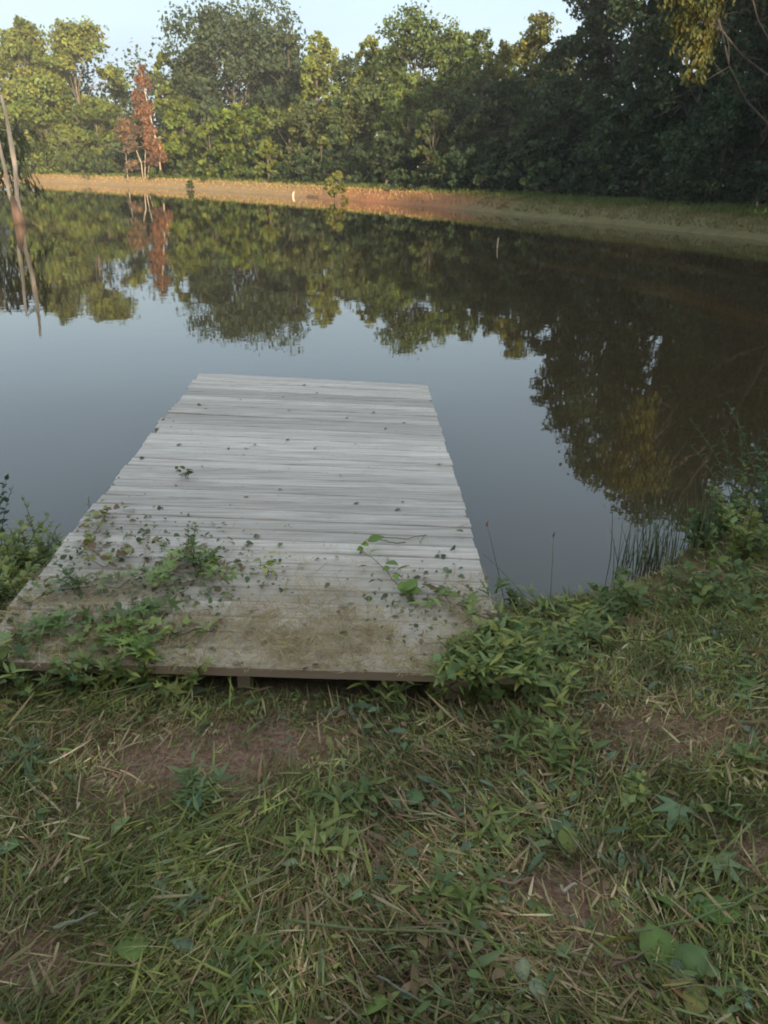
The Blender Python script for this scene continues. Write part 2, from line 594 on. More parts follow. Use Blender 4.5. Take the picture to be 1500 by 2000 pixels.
def crown_geo(rng, lobes, n, ls, col, yel=0.15, var=0.22, droop=0.0, aspect=1.0, clump=0.28, per=26):
    """lobes: list of (centre, (rx,ry,rz)); leaves in clumps over every lobe."""
    g = Geo()
    n = int(n * 1.0)
    vol = np.array([r[0] * r[1] + r[0] * r[2] for _, r in lobes])
    share = np.maximum(60, (n * vol / vol.sum())).astype(int)
    for (c, r), m in zip(lobes, share):
        r = np.asarray(r, float)
        nc = max(4, m // per)
        d = rand_dirs(rng, nc)
        d[:, 2] = np.where(d[:, 2] < -0.5, -d[:, 2], d[:, 2])
        rad = 0.40 + 0.55 * rng.random(nc) ** 0.7
        cc = np.asarray(c) + d * r * rad[:, None]
        which = rng.integers(0, nc, m)
        cr = clump * r.mean() * (0.6 + 0.8 * rng.random(nc))
        off = rand_dirs(rng, m) * (rng.random((m, 1)) ** 0.5) * cr[which][:, None] * np.array([1.15, 1.15, 0.85])
        off[:, 2] -= droop * np.abs(rng.normal(size=m)) * cr[which] * 1.5
        P = cc[which] + off
        nrm = unit(0.7 * unit(P - np.asarray(c)) + 0.6 * rand_dirs(rng, m) + np.array([0, 0, 0.35]))
        along = rand_dirs(rng, m)
        along[:, 2] -= 0.4 + 2.5 * droop
        R = frames(unit(along), nrm)
        S = ls * (0.6 + 0.8 * rng.random(m))
        S = np.stack([S * aspect, S, S], 1)
        ct = (1 + var * rng.normal(size=nc))[which] * (1 + 0.12 * rng.normal(size=m))
        C = np.asarray(col)[None] * np.clip(ct, 0.45, 1.9)[:, None]
        y = np.clip(rng.normal(size=nc) * yel, -yel, 2 * yel)[which][:, None]
        C = C * (1 + y * np.array([[1.0, 0.45, -0.2]]))
        g.scatter(QUAD_V, QUAD_T, P, R, S, np.clip(C, 0.005, 0.9))
    return g


def wood_geo(rng, H, lobes, r0, lean=(0, 0), zfork=0.35, col=(1, 1, 1)):
    g = Geo()
    top = np.array([lean[0], lean[1], H * 0.88])
    ts = np.linspace(0, 1, 9)
    wig = np.cumsum(rng.normal(size=(9, 2)) * H * 0.006, 0)
    pts = np.column_stack([top[0] * ts ** 1.3 + wig[:, 0], top[1] * ts ** 1.3 + wig[:, 1], top[2] * ts - 0.15 * (ts == 0)])
    g.tube(pts, r0 * (1 - 0.86 * ts) * (1 + 0.5 * np.exp(-ts * 18)), 8, col)
    for c, r in lobes:
        c = np.asarray(c)
        t = np.clip((c[2] / top[2]) * (zfork + 0.3 * rng.random()) + 0.08, 0.12, 0.86)
        b = np.array([np.interp(t, ts, pts[:, k]) for k in range(3)])
        q = np.linspace(0, 1, 5)[:, None]
        L = np.linalg.norm(c - b)
        arc = b + (c - b) * q + np.array([0, 0, 1]) * (np.sin(q * math.pi) * L * 0.10) + np.vstack([np.zeros(3), rng.normal(size=(3, 3)) * L * 0.04, np.zeros(3)])
        g.tube(arc, r0 * 0.42 * (1 - t * 0.7) * (1 - 0.8 * q[:, 0]), 5, col)
        for k in range(3):
            e = c + rand_dirs(rng, 1)[0] * np.asarray(r) * 0.9
            s0 = arc[2 + (k % 2)]
            g.tube(np.array([s0, (s0 + e) / 2 + rng.normal(size=3) * 0.1 * L * 0.3, e]), r0 * 0.16 * np.array([1, 0.7, 0.25]) * (1 - t * 0.6), 4, col)
    return g


def make_lobes(rng, H, W, zb, k, shape='round'):
    """sub-crowns: rounded, columnar or spire-like envelope between zb and H."""
    lobes = []
    h = H - zb
    rl = W * 0.25
    lobes.append(((0.06 * W * rng.normal(), 0.06 * W * rng.normal(), H - rl * 0.9), (rl * 0.85, rl * 0.85, rl * 0.95)))
    for i in range(k):
        t = (i + 0.5) / k * 0.86 + 0.04 * rng.normal()
        a = i * 2.399 + rng.normal() * 0.4
        if shape == 'round': pr = math.sqrt(max(0.05, 1 - (1.75 * t - 0.72) ** 2))
        elif shape == 'spire': pr = max(0.15, 1.0 - 0.85 * t)
        else: pr = 0.85 if t < 0.75 else 0.6
        R = W / 2 * pr
        r = W * (0.15 + 0.13 * rng.random())
        dist = max(0.0, R - r * 0.75) * (0.75 + 0.35 * rng.random())
        lobes.append(((math.cos(a) * dist, math.sin(a) * dist, zb + h * t * 0.94 + r * 0.2), (r, r, r * (0.8 + 0.35 * rng.random()))))
    return lobes


def tree(name, label, px, top, dist, wpx, col, n=7000, zb=0.18, k=9, shape='round', seed=0, ls=None, yel=0.18, var=0.27, lean=(0, 0), group=None,
         bark=None, xy=None, H=None, W=None, per=26, clump=0.29, droop=0.0, aspect=1.0, r0=None, barkcol=(1, 1, 1), cover=1.5):
    rng = np.random.default_rng(1000 + seed)
    if xy is None:
        p = pd(px, top, dist)
        x, y = p[0], p[1]
    else:
        x, y = xy
    gz = max(tz(x, y), 0.0)
    if H is None: H = p[2] - gz
    if W is None: W = wpx / FPX * dist * 1.08
    if ls is None: ls = 0.0042 * math.hypot(x, y)
    if ls < 0.22 and H > 5: ls = 0.22
    n = int(cover * 3.1416 * W * H * (1 - 0.5 * zb) / (0.36 * ls * ls)) if n > 1000 else n
    n = min(n, 19500)
    lobes = make_lobes(rng, H, W, H * zb, k, shape)
    if lean != (0, 0):
        lobes = [((c[0] + lean[0] * (c[2] / H) ** 1.2, c[1] + lean[1] * (c[2] / H) ** 1.2, c[2]), r) for c, r in lobes]
        x, y = x - lean[0], y - lean[1]
    root = empty(name, (x, y, gz), label, 'tree' if 'shrub' not in name else 'shrub', group)
    wood_geo(rng, H, lobes, r0 or 0.016 * H + 0.04, lean, col=barkcol).build('trunk', bark or M_BARK, root, True)
    crown_geo(rng, lobes, n, ls, col, yel, var, droop, aspect, clump, per).build('crown', M_LEAF, root)
    return root


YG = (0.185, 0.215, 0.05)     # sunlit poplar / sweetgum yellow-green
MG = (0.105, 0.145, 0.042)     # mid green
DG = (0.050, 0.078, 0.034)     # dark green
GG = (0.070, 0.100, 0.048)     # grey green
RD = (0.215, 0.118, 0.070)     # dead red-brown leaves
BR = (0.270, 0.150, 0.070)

T = tree
# far left, in the evening sun
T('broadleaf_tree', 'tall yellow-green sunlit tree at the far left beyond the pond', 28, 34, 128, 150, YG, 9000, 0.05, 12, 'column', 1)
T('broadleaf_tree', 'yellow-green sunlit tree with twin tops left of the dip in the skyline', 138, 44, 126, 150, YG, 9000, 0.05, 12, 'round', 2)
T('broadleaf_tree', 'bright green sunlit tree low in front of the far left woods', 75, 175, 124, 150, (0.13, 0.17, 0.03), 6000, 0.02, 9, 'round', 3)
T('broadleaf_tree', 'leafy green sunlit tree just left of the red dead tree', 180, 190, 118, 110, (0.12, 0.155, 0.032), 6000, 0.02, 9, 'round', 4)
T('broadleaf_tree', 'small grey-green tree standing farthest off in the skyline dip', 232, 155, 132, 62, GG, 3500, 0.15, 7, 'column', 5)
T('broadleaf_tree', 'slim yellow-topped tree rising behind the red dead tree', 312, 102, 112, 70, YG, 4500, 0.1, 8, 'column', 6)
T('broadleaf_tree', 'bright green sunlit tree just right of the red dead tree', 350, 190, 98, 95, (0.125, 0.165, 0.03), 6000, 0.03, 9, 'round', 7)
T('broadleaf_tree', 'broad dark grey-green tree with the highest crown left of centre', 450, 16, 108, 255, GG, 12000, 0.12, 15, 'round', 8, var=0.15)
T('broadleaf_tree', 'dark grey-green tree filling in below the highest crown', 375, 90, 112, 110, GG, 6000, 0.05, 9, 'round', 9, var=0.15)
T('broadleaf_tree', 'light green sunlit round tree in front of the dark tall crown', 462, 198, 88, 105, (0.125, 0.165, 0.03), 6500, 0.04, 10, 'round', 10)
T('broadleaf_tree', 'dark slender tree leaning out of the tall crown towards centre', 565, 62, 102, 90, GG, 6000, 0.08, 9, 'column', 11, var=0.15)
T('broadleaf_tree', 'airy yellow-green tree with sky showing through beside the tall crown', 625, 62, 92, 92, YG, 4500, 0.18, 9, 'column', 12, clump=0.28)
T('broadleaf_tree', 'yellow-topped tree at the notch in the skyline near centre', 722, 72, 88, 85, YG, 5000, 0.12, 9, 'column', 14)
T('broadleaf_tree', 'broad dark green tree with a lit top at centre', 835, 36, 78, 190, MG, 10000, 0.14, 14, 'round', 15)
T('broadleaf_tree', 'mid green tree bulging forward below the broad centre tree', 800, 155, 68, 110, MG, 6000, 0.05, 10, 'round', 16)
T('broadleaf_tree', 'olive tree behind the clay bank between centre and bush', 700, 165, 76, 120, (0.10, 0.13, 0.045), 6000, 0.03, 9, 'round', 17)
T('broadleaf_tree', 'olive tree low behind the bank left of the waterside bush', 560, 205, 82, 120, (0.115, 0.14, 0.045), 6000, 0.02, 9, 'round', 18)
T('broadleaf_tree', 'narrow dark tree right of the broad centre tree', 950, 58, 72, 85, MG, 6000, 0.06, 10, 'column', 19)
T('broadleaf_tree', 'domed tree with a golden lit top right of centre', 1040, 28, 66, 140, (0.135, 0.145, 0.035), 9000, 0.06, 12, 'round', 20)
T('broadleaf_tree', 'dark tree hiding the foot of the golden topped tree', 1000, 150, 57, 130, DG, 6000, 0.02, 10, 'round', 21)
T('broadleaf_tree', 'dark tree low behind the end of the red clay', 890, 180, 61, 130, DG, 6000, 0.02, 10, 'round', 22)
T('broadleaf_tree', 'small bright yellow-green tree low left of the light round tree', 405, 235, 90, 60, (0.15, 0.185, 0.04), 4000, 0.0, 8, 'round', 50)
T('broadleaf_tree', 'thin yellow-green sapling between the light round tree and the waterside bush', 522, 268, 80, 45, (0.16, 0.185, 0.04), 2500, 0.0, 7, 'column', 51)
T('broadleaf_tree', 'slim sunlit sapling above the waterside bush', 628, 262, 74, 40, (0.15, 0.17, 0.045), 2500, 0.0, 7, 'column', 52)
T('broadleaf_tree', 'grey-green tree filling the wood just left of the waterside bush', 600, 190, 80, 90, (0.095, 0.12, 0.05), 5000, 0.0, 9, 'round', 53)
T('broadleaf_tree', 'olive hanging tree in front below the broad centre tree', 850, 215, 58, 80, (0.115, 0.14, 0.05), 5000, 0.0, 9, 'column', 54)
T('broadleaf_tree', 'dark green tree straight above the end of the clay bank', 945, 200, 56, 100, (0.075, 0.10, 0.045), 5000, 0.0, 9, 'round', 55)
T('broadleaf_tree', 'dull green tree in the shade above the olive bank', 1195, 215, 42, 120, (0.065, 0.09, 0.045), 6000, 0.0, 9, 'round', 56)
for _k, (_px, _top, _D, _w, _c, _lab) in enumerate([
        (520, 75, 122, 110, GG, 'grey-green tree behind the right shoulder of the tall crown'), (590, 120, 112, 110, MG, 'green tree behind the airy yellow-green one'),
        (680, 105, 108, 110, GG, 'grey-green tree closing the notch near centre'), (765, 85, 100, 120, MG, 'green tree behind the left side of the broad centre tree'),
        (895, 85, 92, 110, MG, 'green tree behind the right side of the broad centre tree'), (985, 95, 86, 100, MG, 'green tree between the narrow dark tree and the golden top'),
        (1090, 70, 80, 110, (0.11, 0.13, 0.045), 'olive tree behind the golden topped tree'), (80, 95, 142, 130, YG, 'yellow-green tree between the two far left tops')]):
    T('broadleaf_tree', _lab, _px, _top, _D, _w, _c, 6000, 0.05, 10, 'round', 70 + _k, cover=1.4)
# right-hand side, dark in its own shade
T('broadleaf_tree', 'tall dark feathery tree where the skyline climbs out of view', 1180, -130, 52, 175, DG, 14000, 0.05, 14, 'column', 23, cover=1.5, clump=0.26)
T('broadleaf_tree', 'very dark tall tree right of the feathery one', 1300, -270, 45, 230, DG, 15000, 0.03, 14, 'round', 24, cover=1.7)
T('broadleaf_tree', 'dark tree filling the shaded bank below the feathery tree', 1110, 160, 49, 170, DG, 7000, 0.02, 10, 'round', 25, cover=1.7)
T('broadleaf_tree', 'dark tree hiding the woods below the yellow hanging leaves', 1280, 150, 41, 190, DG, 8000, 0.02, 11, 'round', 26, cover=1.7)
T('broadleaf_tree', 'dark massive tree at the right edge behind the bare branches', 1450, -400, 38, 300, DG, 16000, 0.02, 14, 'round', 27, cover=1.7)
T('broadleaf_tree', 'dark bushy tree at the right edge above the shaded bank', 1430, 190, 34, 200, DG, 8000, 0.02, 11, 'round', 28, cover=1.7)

# the tree overhanging from the right edge, with yellowing hanging leaves and bare limbs
def overhang_tree():
    rng = np.random.default_rng(77)
    D = 23.0
    b = pd(1640, 430, D)
    x, y = b[0], b[1]
    gz = max(tz(x, y), 0.3)
    root = empty('leaning_tree', (x, y, gz), 'leaning tree at the right edge with hanging yellow leaves and bare grey limbs', 'tree')
    o = np.array([x, y, gz])

    def at(px, py, d=D): return pd(px, py, d) - o
    g = Geo()
    fork = at(1590, 300)
    g.tube(np.array([[0, 0, -0.2], fork * 0.5 + [0.1, 0, 0], fork, at(1560, 60), at(1500, -250)]), [0.11, 0.09, 0.08, 0.05, 0.025], 9, (0.3, 0.3, 0.3))
    limbs = [[(1575, 190), (1500, 148), (1450, 110), (1410, 60), (1385, -10), (1370, -90)],
             [(1590, 300), (1500, 243), (1455, 195), (1425, 130), (1405, 40), (1380, -60)],
             [(1565, 100), (1510, 95), (1480, 40), (1460, -40), (1420, -120)],
             [(1555, 40), (1470, -60), (1390, -110), (1330, -100)]]
    for L in limbs:
        pts = np.array([at(px, py, D + 0.5 * math.sin(i * 1.7)) for i, (px, py) in enumerate(L)])
        g.tube(pts, np.linspace(0.045, 0.010, len(pts)), 6, (0.5, 0.5, 0.52))
        for i in range(1, len(pts)):
            for _ in range(3):
                e = pts[i] + np.array([rng.normal() * 0.5, rng.normal() * 0.4, 0.25 + rng.normal() * 0.5])
                g.tube(np.array([pts[i], (pts[i] + e) / 2 + rng.normal(size=3) * 0.06, e]), [0.012, 0.008, 0.003], 4, (0.55, 0.55, 0.57))
    g.build('trunk', M_BARK, root, True)
    lob = []
    for px, py, r in [(1325, 20, 0.35), (1345, 60, 0.4), (1360, 105, 0.42), (1352, 140, 0.28), (1378, 70, 0.4), (1335, -30, 0.5), (1390, 10, 0.4), (1310, 60, 0.2),
                      (1370, 150, 0.22), (1365, -70, 0.6), (1420, -60, 0.6)]:
        lob.append((at(px, py, D + rng.normal() * 0.5), (r, r, r * 1.15)))
    crown_geo(rng, lob, 4200, 0.13, (0.105, 0.108, 0.030), 0.3, 0.3, 0.5, 0.7, 0.4, 18).build('crown', M_LEAF, root)


overhang_tree()
T('broadleaf_tree', 'dark green tree reaching above the frame beside the leaning tree', 0, 0, 0, 0, DG, 15000, 0.02, 15, 'column', 31, cover=1.7, xy=(19, 33), H=15.0, W=9.5)
T('broadleaf_tree', 'shaded green tree at the right end of the far bank', 0, 0, 0, 0, DG, 14000, 0.02, 15, 'column', 32, cover=1.7, xy=(17.5, 27.5), H=12.5, W=8)


# the red dead tree and its brown neighbour beyond the straw bank
def dead_tree(label, stems, lob, col, seed, ls):
    rng = np.random.default_rng(seed)
    D = stems[0][2]
    b = pd(stems[0][0][0], stems[0][0][1], D)
    gz = tz(b[0], b[1])
    o = np.array([b[0], b[1], gz])
    root = empty('dead_tree', o, label, 'tree')
    g = Geo()
    for p0, rest, d, r in stems:
        pts = np.array([pd(px, py, d) for px, py in [p0] + rest]) - o
        pts[0, 2] = -0.2
        g.tube(pts, np.linspace(r, r * 0.25, len(pts)), 6)
        for i in range(1, len(pts)):
            for _ in range(3):
                e = pts[i] + np.array([rng.normal() * 0.9, rng.normal() * 0.6, 0.5 + rng.normal() * 0.5])
                g.tube(np.array([pts[i], (pts[i] + e) / 2, e]), [r * 0.3, r * 0.2, r * 0.08], 4)
    g.build('trunk', M_PALE, root, True)
    L = [(pd(px, py, D + rng.normal() * 0.3) - o, (r * 0.56, r * 0.56, r * 0.85)) for px, py, r in lob]
    crown_geo(rng, L, 200 * len(lob), ls, col, 0.25, 0.2, 0.25, 0.8, 0.4, 16).build('crown', M_LEAF, root)


dead_tree('narrow dead tree with red-brown leaves beyond the straw coloured bank',
          [((316, 348), [(312, 318), (304, 270), (292, 220), (282, 175), (276, 140)], 97, 0.11)],
          [(276, 140, 0.9), (272, 160, 1.2), (282, 165, 1.2), (270, 190, 1.4), (276, 205, 1.5), (270, 222, 1.2), (284, 232, 1.4), (290, 250, 1.4), (296, 268, 1.4),
           (292, 285, 1.3), (302, 288, 1.2), (310, 302, 1.2), (318, 306, 1.2), (298, 308, 1.1), (306, 318, 0.9), (286, 212, 1.2)], RD, 41, 0.42)
dead_tree('thin pale dead saplings with a few brown leaves left of the red tree',
          [((283, 346), [(283, 315), (285, 290)], 98, 0.075), ((279, 346), [(276, 318), (264, 288), (250, 258)], 98, 0.07), ((249, 344), [(247, 320), (246, 300)], 98, 0.06),
           ((287, 346), [(291, 326), (295, 312)], 98, 0.05)],
          [(245, 245, 1.2), (236, 255, 1.2), (254, 262, 1.1), (243, 270, 1.0), (270, 257, 0.9), (250, 288, 0.9), (262, 285, 0.8), (262, 325, 0.9), (250, 330, 0.8)], (0.18, 0.125, 0.08), 42, 0.36)


# drooping willow at the left edge, and the snag standing in the water before it
def willow():
    rng = np.random.default_rng(55)
    D = 33.0
    b = pd(-130, 450, D)
    x, y = b[0], b[1]
    gz = max(tz(x, y), 0.15)
    o = np.array([x, y, gz])
    root = empty('willow_tree', o, 'grey-green willow drooping in at the left edge over the water', 'tree')
    g = Geo()
    tops = [(0, 255), (15, 290), (50, 280), (-40, 310), (-60, 260), (10, 330), (-30, 350), (100, 270), (165, 285), (40, 335), (-10, 290), (60, 350), (20, 375), (30, 310), (-20, 380), (130, 290)]
    g.tube(np.array([[0, 0, -0.2], [0.1, 0, 0.9], [0.3, 0, 1.9], [0.2, 0, 3.0]]), [0.2, 0.17, 0.12, 0.05], 8)
    P, A, C = [], [], []
    for px, py in tops:
        c = pd(px, py, D + rng.normal() * 0.5) - o
        s = np.array([0.1, 0, 1.2 + 0.5 * rng.random()])
        q = np.linspace(0, 1, 7)[:, None]
        lim = s + (c - s) * q + np.array([0, 0, 1.0]) * np.sin(q * math.pi) * 0.9
        g.tube(lim, np.linspace(0.05, 0.008, 7), 5)
        for _ in range(17):
            st = lim[3 + int(rng.integers(0, 4))] + rng.normal(size=3) * 0.18
            dr = np.array([rng.normal() * 0.25 + 0.12, rng.normal() * 0.25, -0.3 - 0.5 * rng.random()]) * 0.8
            t = rng.random((18, 1))
            pts = st + dr * t + np.array([0, 0, -0.25]) * t ** 2
            P.append(pts)
            A.append(np.tile(unit(dr + [0, 0, -0.5]), (18, 1)) + rng.normal(size=(18, 3)) * 0.35)
            C.append(np.tile(np.array([0.125, 0.145, 0.085]) * (0.7 + 0.6 * rng.random()), (18, 1)))
    g.build('trunk', M_BARK, root, True)
    P, A, C = map(np.concatenate, (P, A, C))
    h = Geo()
    h.scatter(QUAD_V, QUAD_T, P, frames(unit(A), rand_dirs(rng, len(P))), np.tile([[0.075, 0.24, 0.12]], (len(P), 1)) * (0.7 + 0.6 * rng.random((len(P), 1))), C)
    h.build('crown', M_LEAF, root)


willow()


def snag():
    D = 31.0
    b = pd(40, 438, D)
    o = np.array([b[0], b[1], 0.0])
    root = empty('dead_snag', o, 'pale barkless dead snag with two stems standing in the water by the willow', 'dead tree')
    g = Geo()
    for L, r in (([(46, 470), (40, 425), (33, 385), (30, 330), (22, 280), (12, 225), (2, 185)], 0.115), ([(38, 470), (34, 425), (18, 380), (10, 330), (0, 290), (-12, 235)], 0.095)):
        pts = np.array([pd(px, py, D) for px, py in L]) - o
        pts[0, 2] = -0.5
        pts[1:, 2] += 0.0
        g.tube(pts, np.linspace(r, r * 0.45, len(pts)) * (1 + 0.25 * np.sin(np.arange(len(pts)) * 2.1)), 7, (1.65, 1.62, 1.6))
    g.build('stem', M_PALE, root, True)
    s = Geo()
    s.tube(np.array([[0.02, 0, -0.5], [-0.02, 0, 0.2], [-0.1, 0, 0.75], [-0.13, 0, 0.95]]), [0.25, 0.22, 0.15, 0.08], 9, (0.6, 0.48, 0.42))
    s.build('stump', M_PALE, root, True)


snag()

# shrubs that close the woods towards the ground
srng = np.random.default_rng(8)
for i, px in enumerate(range(20, 1760, 46)):
    wl = np.interp(px, [80, 370, 640, 900, 1000, 1250, 1500], [120, 88, 64, 47, 41, 33, 27])
    D = wl + 4.5 + 3 * srng.random()
    if 225 < px < 330: continue
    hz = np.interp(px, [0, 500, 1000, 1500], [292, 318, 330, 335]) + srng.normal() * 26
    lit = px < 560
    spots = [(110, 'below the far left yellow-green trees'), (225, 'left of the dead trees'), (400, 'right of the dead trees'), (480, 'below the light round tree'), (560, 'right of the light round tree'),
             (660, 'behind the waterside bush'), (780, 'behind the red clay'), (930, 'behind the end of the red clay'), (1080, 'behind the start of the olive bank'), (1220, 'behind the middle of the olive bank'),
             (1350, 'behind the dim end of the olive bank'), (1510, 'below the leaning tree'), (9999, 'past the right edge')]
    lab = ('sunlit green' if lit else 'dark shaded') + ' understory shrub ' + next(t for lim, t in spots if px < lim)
    c = (0.085, 0.12, 0.03) if lit else DG  # sun and shade put into the leaf colour: lighter green left, darker right
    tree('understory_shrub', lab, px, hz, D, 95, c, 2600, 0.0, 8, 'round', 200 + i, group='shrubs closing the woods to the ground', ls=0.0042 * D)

for i, px in enumerate(range(0, 1500, 62)):
    wl = np.interp(px, [80, 370, 640, 900, 1000, 1250, 1500], [120, 88, 64, 47, 41, 33, 27])
    tree('understory_shrub', 'dim green shrub deep in the wood ' + next(t for lim, t in spots if px < lim), px + 20 * srng.normal(), 300 + 12 * srng.normal(), wl + 13 + 2 * srng.random(), 110, DG, 2600, 0.0, 8, 'column', 1200 + i,
         group='shrubs deep in the wood', ls=0.007 * wl, cover=2.0)

# small bushes on the water's edge of the far bank
def waterside_bush(px, base, top, wpx, col, label, seed, dist=None):
    b = gp(px, base)
    D = b[1] + 0.25
    tree('waterside_shrub', label, px, top, D, wpx, col, 2500, 0.0, 9, 'column', seed, cover=2.5, ls=0.17, xy=(b[0], D), H=pd(px, top, D)[2], W=wpx / FPX * D)


waterside_bush(655, 393, 336, 46, (0.20, 0.21, 0.055), 'small yellow-green bush at the waterline of the red clay bank', 301)
waterside_bush(371, 370, 351, 15, (0.07, 0.10, 0.03), 'tiny dark green tuft bush breaking the straw bank', 302)

# the mass of the woods farther back
def woodland():
    rng = np.random.default_rng(99)
    lobes = []
    for px in range(-220, 1900, 26):
        wl = np.interp(px, [80, 370, 640, 900, 1000, 1250, 1500], [120, 88, 64, 47, 41, 33, 27])
        for k in range(3):
            D = wl + 16 + 9 * k + 5 * rng.random()
            p = pd(px + rng.normal() * 14, 0, D)
            Hh = (0.060 + 0.022 * k) * D * (0.75 + 0.5 * rng.random()) + 1
            r = D * 0.030 + 0.8
            lobes.append((np.array([p[0], p[1], Hh * 0.45 + 0.8]), (r, r, Hh * 0.55)))
    o = crown_geo(rng, lobes, 40000, 0.65, (0.05, 0.075, 0.03), 0.15, 0.25, 0, 1, 0.3, 22).build('woodland', M_LEAF)
    tag(o, 'dense green woodland behind the front row of trees', 'woodland', None, 'stuff')


woodland()
for i, (px, hz) in enumerate([(225, 300), (262, 292), (300, 298), (335, 296)]):
    tree('understory_shrub', 'dark shrub in the gap behind the dead trees', px, hz, 112, 80, (0.06, 0.085, 0.03), 2600, 0.0, 8, 'round', 260 + i, group='shrubs behind the dead trees')
T('broadleaf_tree', 'dark dense tree on the right bank just outside the frame', 0, 0, 0, 0, DG, 14000, 0.02, 15, 'column', 33, cover=1.7, xy=(17.0, 22.0), H=11.5, W=7)
tree('waterside_shrub', 'dark shrub on the right bank at the foot of the leaning tree', 0, 0, 0, 0, DG, 6000, 0.0, 9, 'column', 303, ls=0.16, xy=(13.6, 21.6), H=4.6, W=4.0)
T('broadleaf_tree', 'tall dark tree behind the leaning tree', 0, 0, 0, 0, DG, 14000, 0.02, 15, 'column', 34, cover=1.7, xy=(23.0, 30.0), H=16, W=9)

T('broadleaf_tree', 'dark tree deep in the wood past the right edge', 0, 0, 0, 0, DG, 9000, 0.0, 14, 'column', 35, xy=(21.5, 43), H=13, W=9)
T('broadleaf_tree', 'dark full tree rising above the frame behind the shaded bank', 0, 0, 0, 0, DG, 9000, 0.0, 15, 'column', 37, xy=(19.5, 47), H=15, W=9)
T('broadleaf_tree', 'dark full tree nearest the shaded bank, reaching above the frame', 0, 0, 0, 0, DG, 9000, 0.0, 15, 'column', 38, xy=(15.2, 36.0), H=13.5, W=7.5)
T('broadleaf_tree', 'second dark tree deep in the wood past the right edge', 0, 0, 0, 0, DG, 9000, 0.0, 14, 'column', 36, xy=(27.5, 51), H=14, W=10)

# trees on the near side, behind and beside the place where the photograph was taken: they shade the dock
shade = [(3.0, -21, 14, 7, 'shade tree behind the viewpoint, first of the row'), (8.0, -20, 13, 7, 'shade tree behind the viewpoint, second of the row'),
         (13.0, -21, 14, 7.5, 'shade tree behind the viewpoint, third of the row'), (18.5, -20, 13, 7.5, 'shade tree behind the viewpoint, fourth of the row'),
         (24.0, -18, 14, 8, 'shade tree behind the viewpoint, last of the row'), (27, 3, 14, 9, 'dark tree on the right bank out of frame'),
         (25, 15, 14, 9, 'dark tree on the right bank beside the leaning tree')]
for i, (x, y, H_, W_, lab) in enumerate(shade):
    tree('broadleaf_tree', lab, 0, 0, 0, 0, MG, 6500, 0.01, 16, 'column', 400 + i, ls=0.6, xy=(x, y), H=H_, W=W_, clump=0.42, cover=2.2)
for i, x in enumerate((0.5, 4.5, 8.5, 12.5, 16.5, 20.5)):
    tree('understory_shrub', 'low shrub under the shade trees behind the viewpoint', 0, 0, 0, 0, MG, 2600, 0.0, 9, 'column', 450 + i, ls=0.45, cover=2.2, xy=(x, -16.5), H=5.2, W=5.4, group='shrubs behind the viewpoint')

# tufts of grass along the far bank
def bank_grass():
    rng = np.random.default_rng(5)
    idx = np.where(np.hypot(*(SHORE - [0, 2]).T) > 20)[0]
    A = SHORE[idx]
    B = SHORE[(idx + 1) % len(SHORE)]
    L = np.linalg.norm(B - A, axis=1)
    keep = (A[:, 0] > -60) & (A[:, 1] > 18)
    A, B, L = A[keep], B[keep], L[keep]
    n = 42000
    w = L / (np.minimum(A[:, 1], B[:, 1]) + 5) * np.where(A[:, 1] < 46, 2.2, 1.0)
    k = rng.choice(len(A), n, p=w / w.sum())
    t = rng.random((n, 1))
    q = A[k] + (B[k] - A[k]) * t
    nr = np.stack([(B - A)[k][:, 1], -(B - A)[k][:, 0]], 1)
    nr = unit(nr)
    off = np.where(rng.random(n) < 0.7, 1.0 + rng.random(n) * 3.5, 0.25 + rng.random(n))[:, None]
    for sgn in (1, -1):
        if sdf(q[:50] + sgn * nr[:50] * 1.5).mean() > 0: break
    q = q + sgn * nr * off
    z = terrain(q)
    dist = np.hypot(q[:, 0], q[:, 1])
    h = (0.10 + 0.22 * rng.random(n)) * np.where(off[:, 0] > 1.2, 1.1, 0.6)
    P = np.column_stack([q, z + h * 0.35])
    al = np.column_stack([rng.normal(size=(n, 2)) * 0.45, np.ones(n)])
    R = frames(unit(al), rand_dirs(rng, n))
    S = np.stack([0.0016 * dist + 0.01, h * 1.2, h], 1)
    top = np.clip((off[:, 0] - 1.0) / 0.6, 0, 1)[:, None]
    y = q[:, 1:2]
    low = np.where(y > 46, np.array([[0.42, 0.28, 0.11]]), np.array([[0.20, 0.18, 0.07]]))
    high = np.array([[0.10, 0.135, 0.035]])
    C = (low * (1 - top) + high * top) * (0.7 + 0.6 * rng.random((n, 1)))
    g = Geo()
    g.scatter(QUAD_V, QUAD_T, P, R, S, C)
    tag(g.build('bank_grass', M_GRASS), 'short grass fringing the far bank of the pond', 'grass', None, 'stuff')


bank_grass()

# a pale stick and a weathered stub standing in the water
def stick(name, label, px, base, top, r, lean):
    b = gp(px, base)
    h = pd(px, top, b[1])[2]
    g = Geo()
    g.tube(np.array([[0, 0, -0.3], [lean * 0.3, 0, h * 0.5], [lean, 0, h]]), [r, r * 0.9, r * 0.6], 6, (1.2, 1.15, 1.1))
    o = g.build(name, M_PALE, None, True)
    o.location = tuple(b)
    tag(o, label, 'stick')


stick('stick', 'thin pale stick standing out of the dark water on the right', 971, 484, 464, 0.022, 0.02)
stick('stub', 'short pale wooden stub at the foot of the straw bank', 572, 384, 374, 0.10, 0.1)

# ------------------------------------------------------------------ the dock
DZ = 0.38
NL, NR_, FL, FR = gp(-60, 1290, DZ), gp(1008, 1320, DZ), gp(390, 728, DZ), gp(835, 752, DZ)


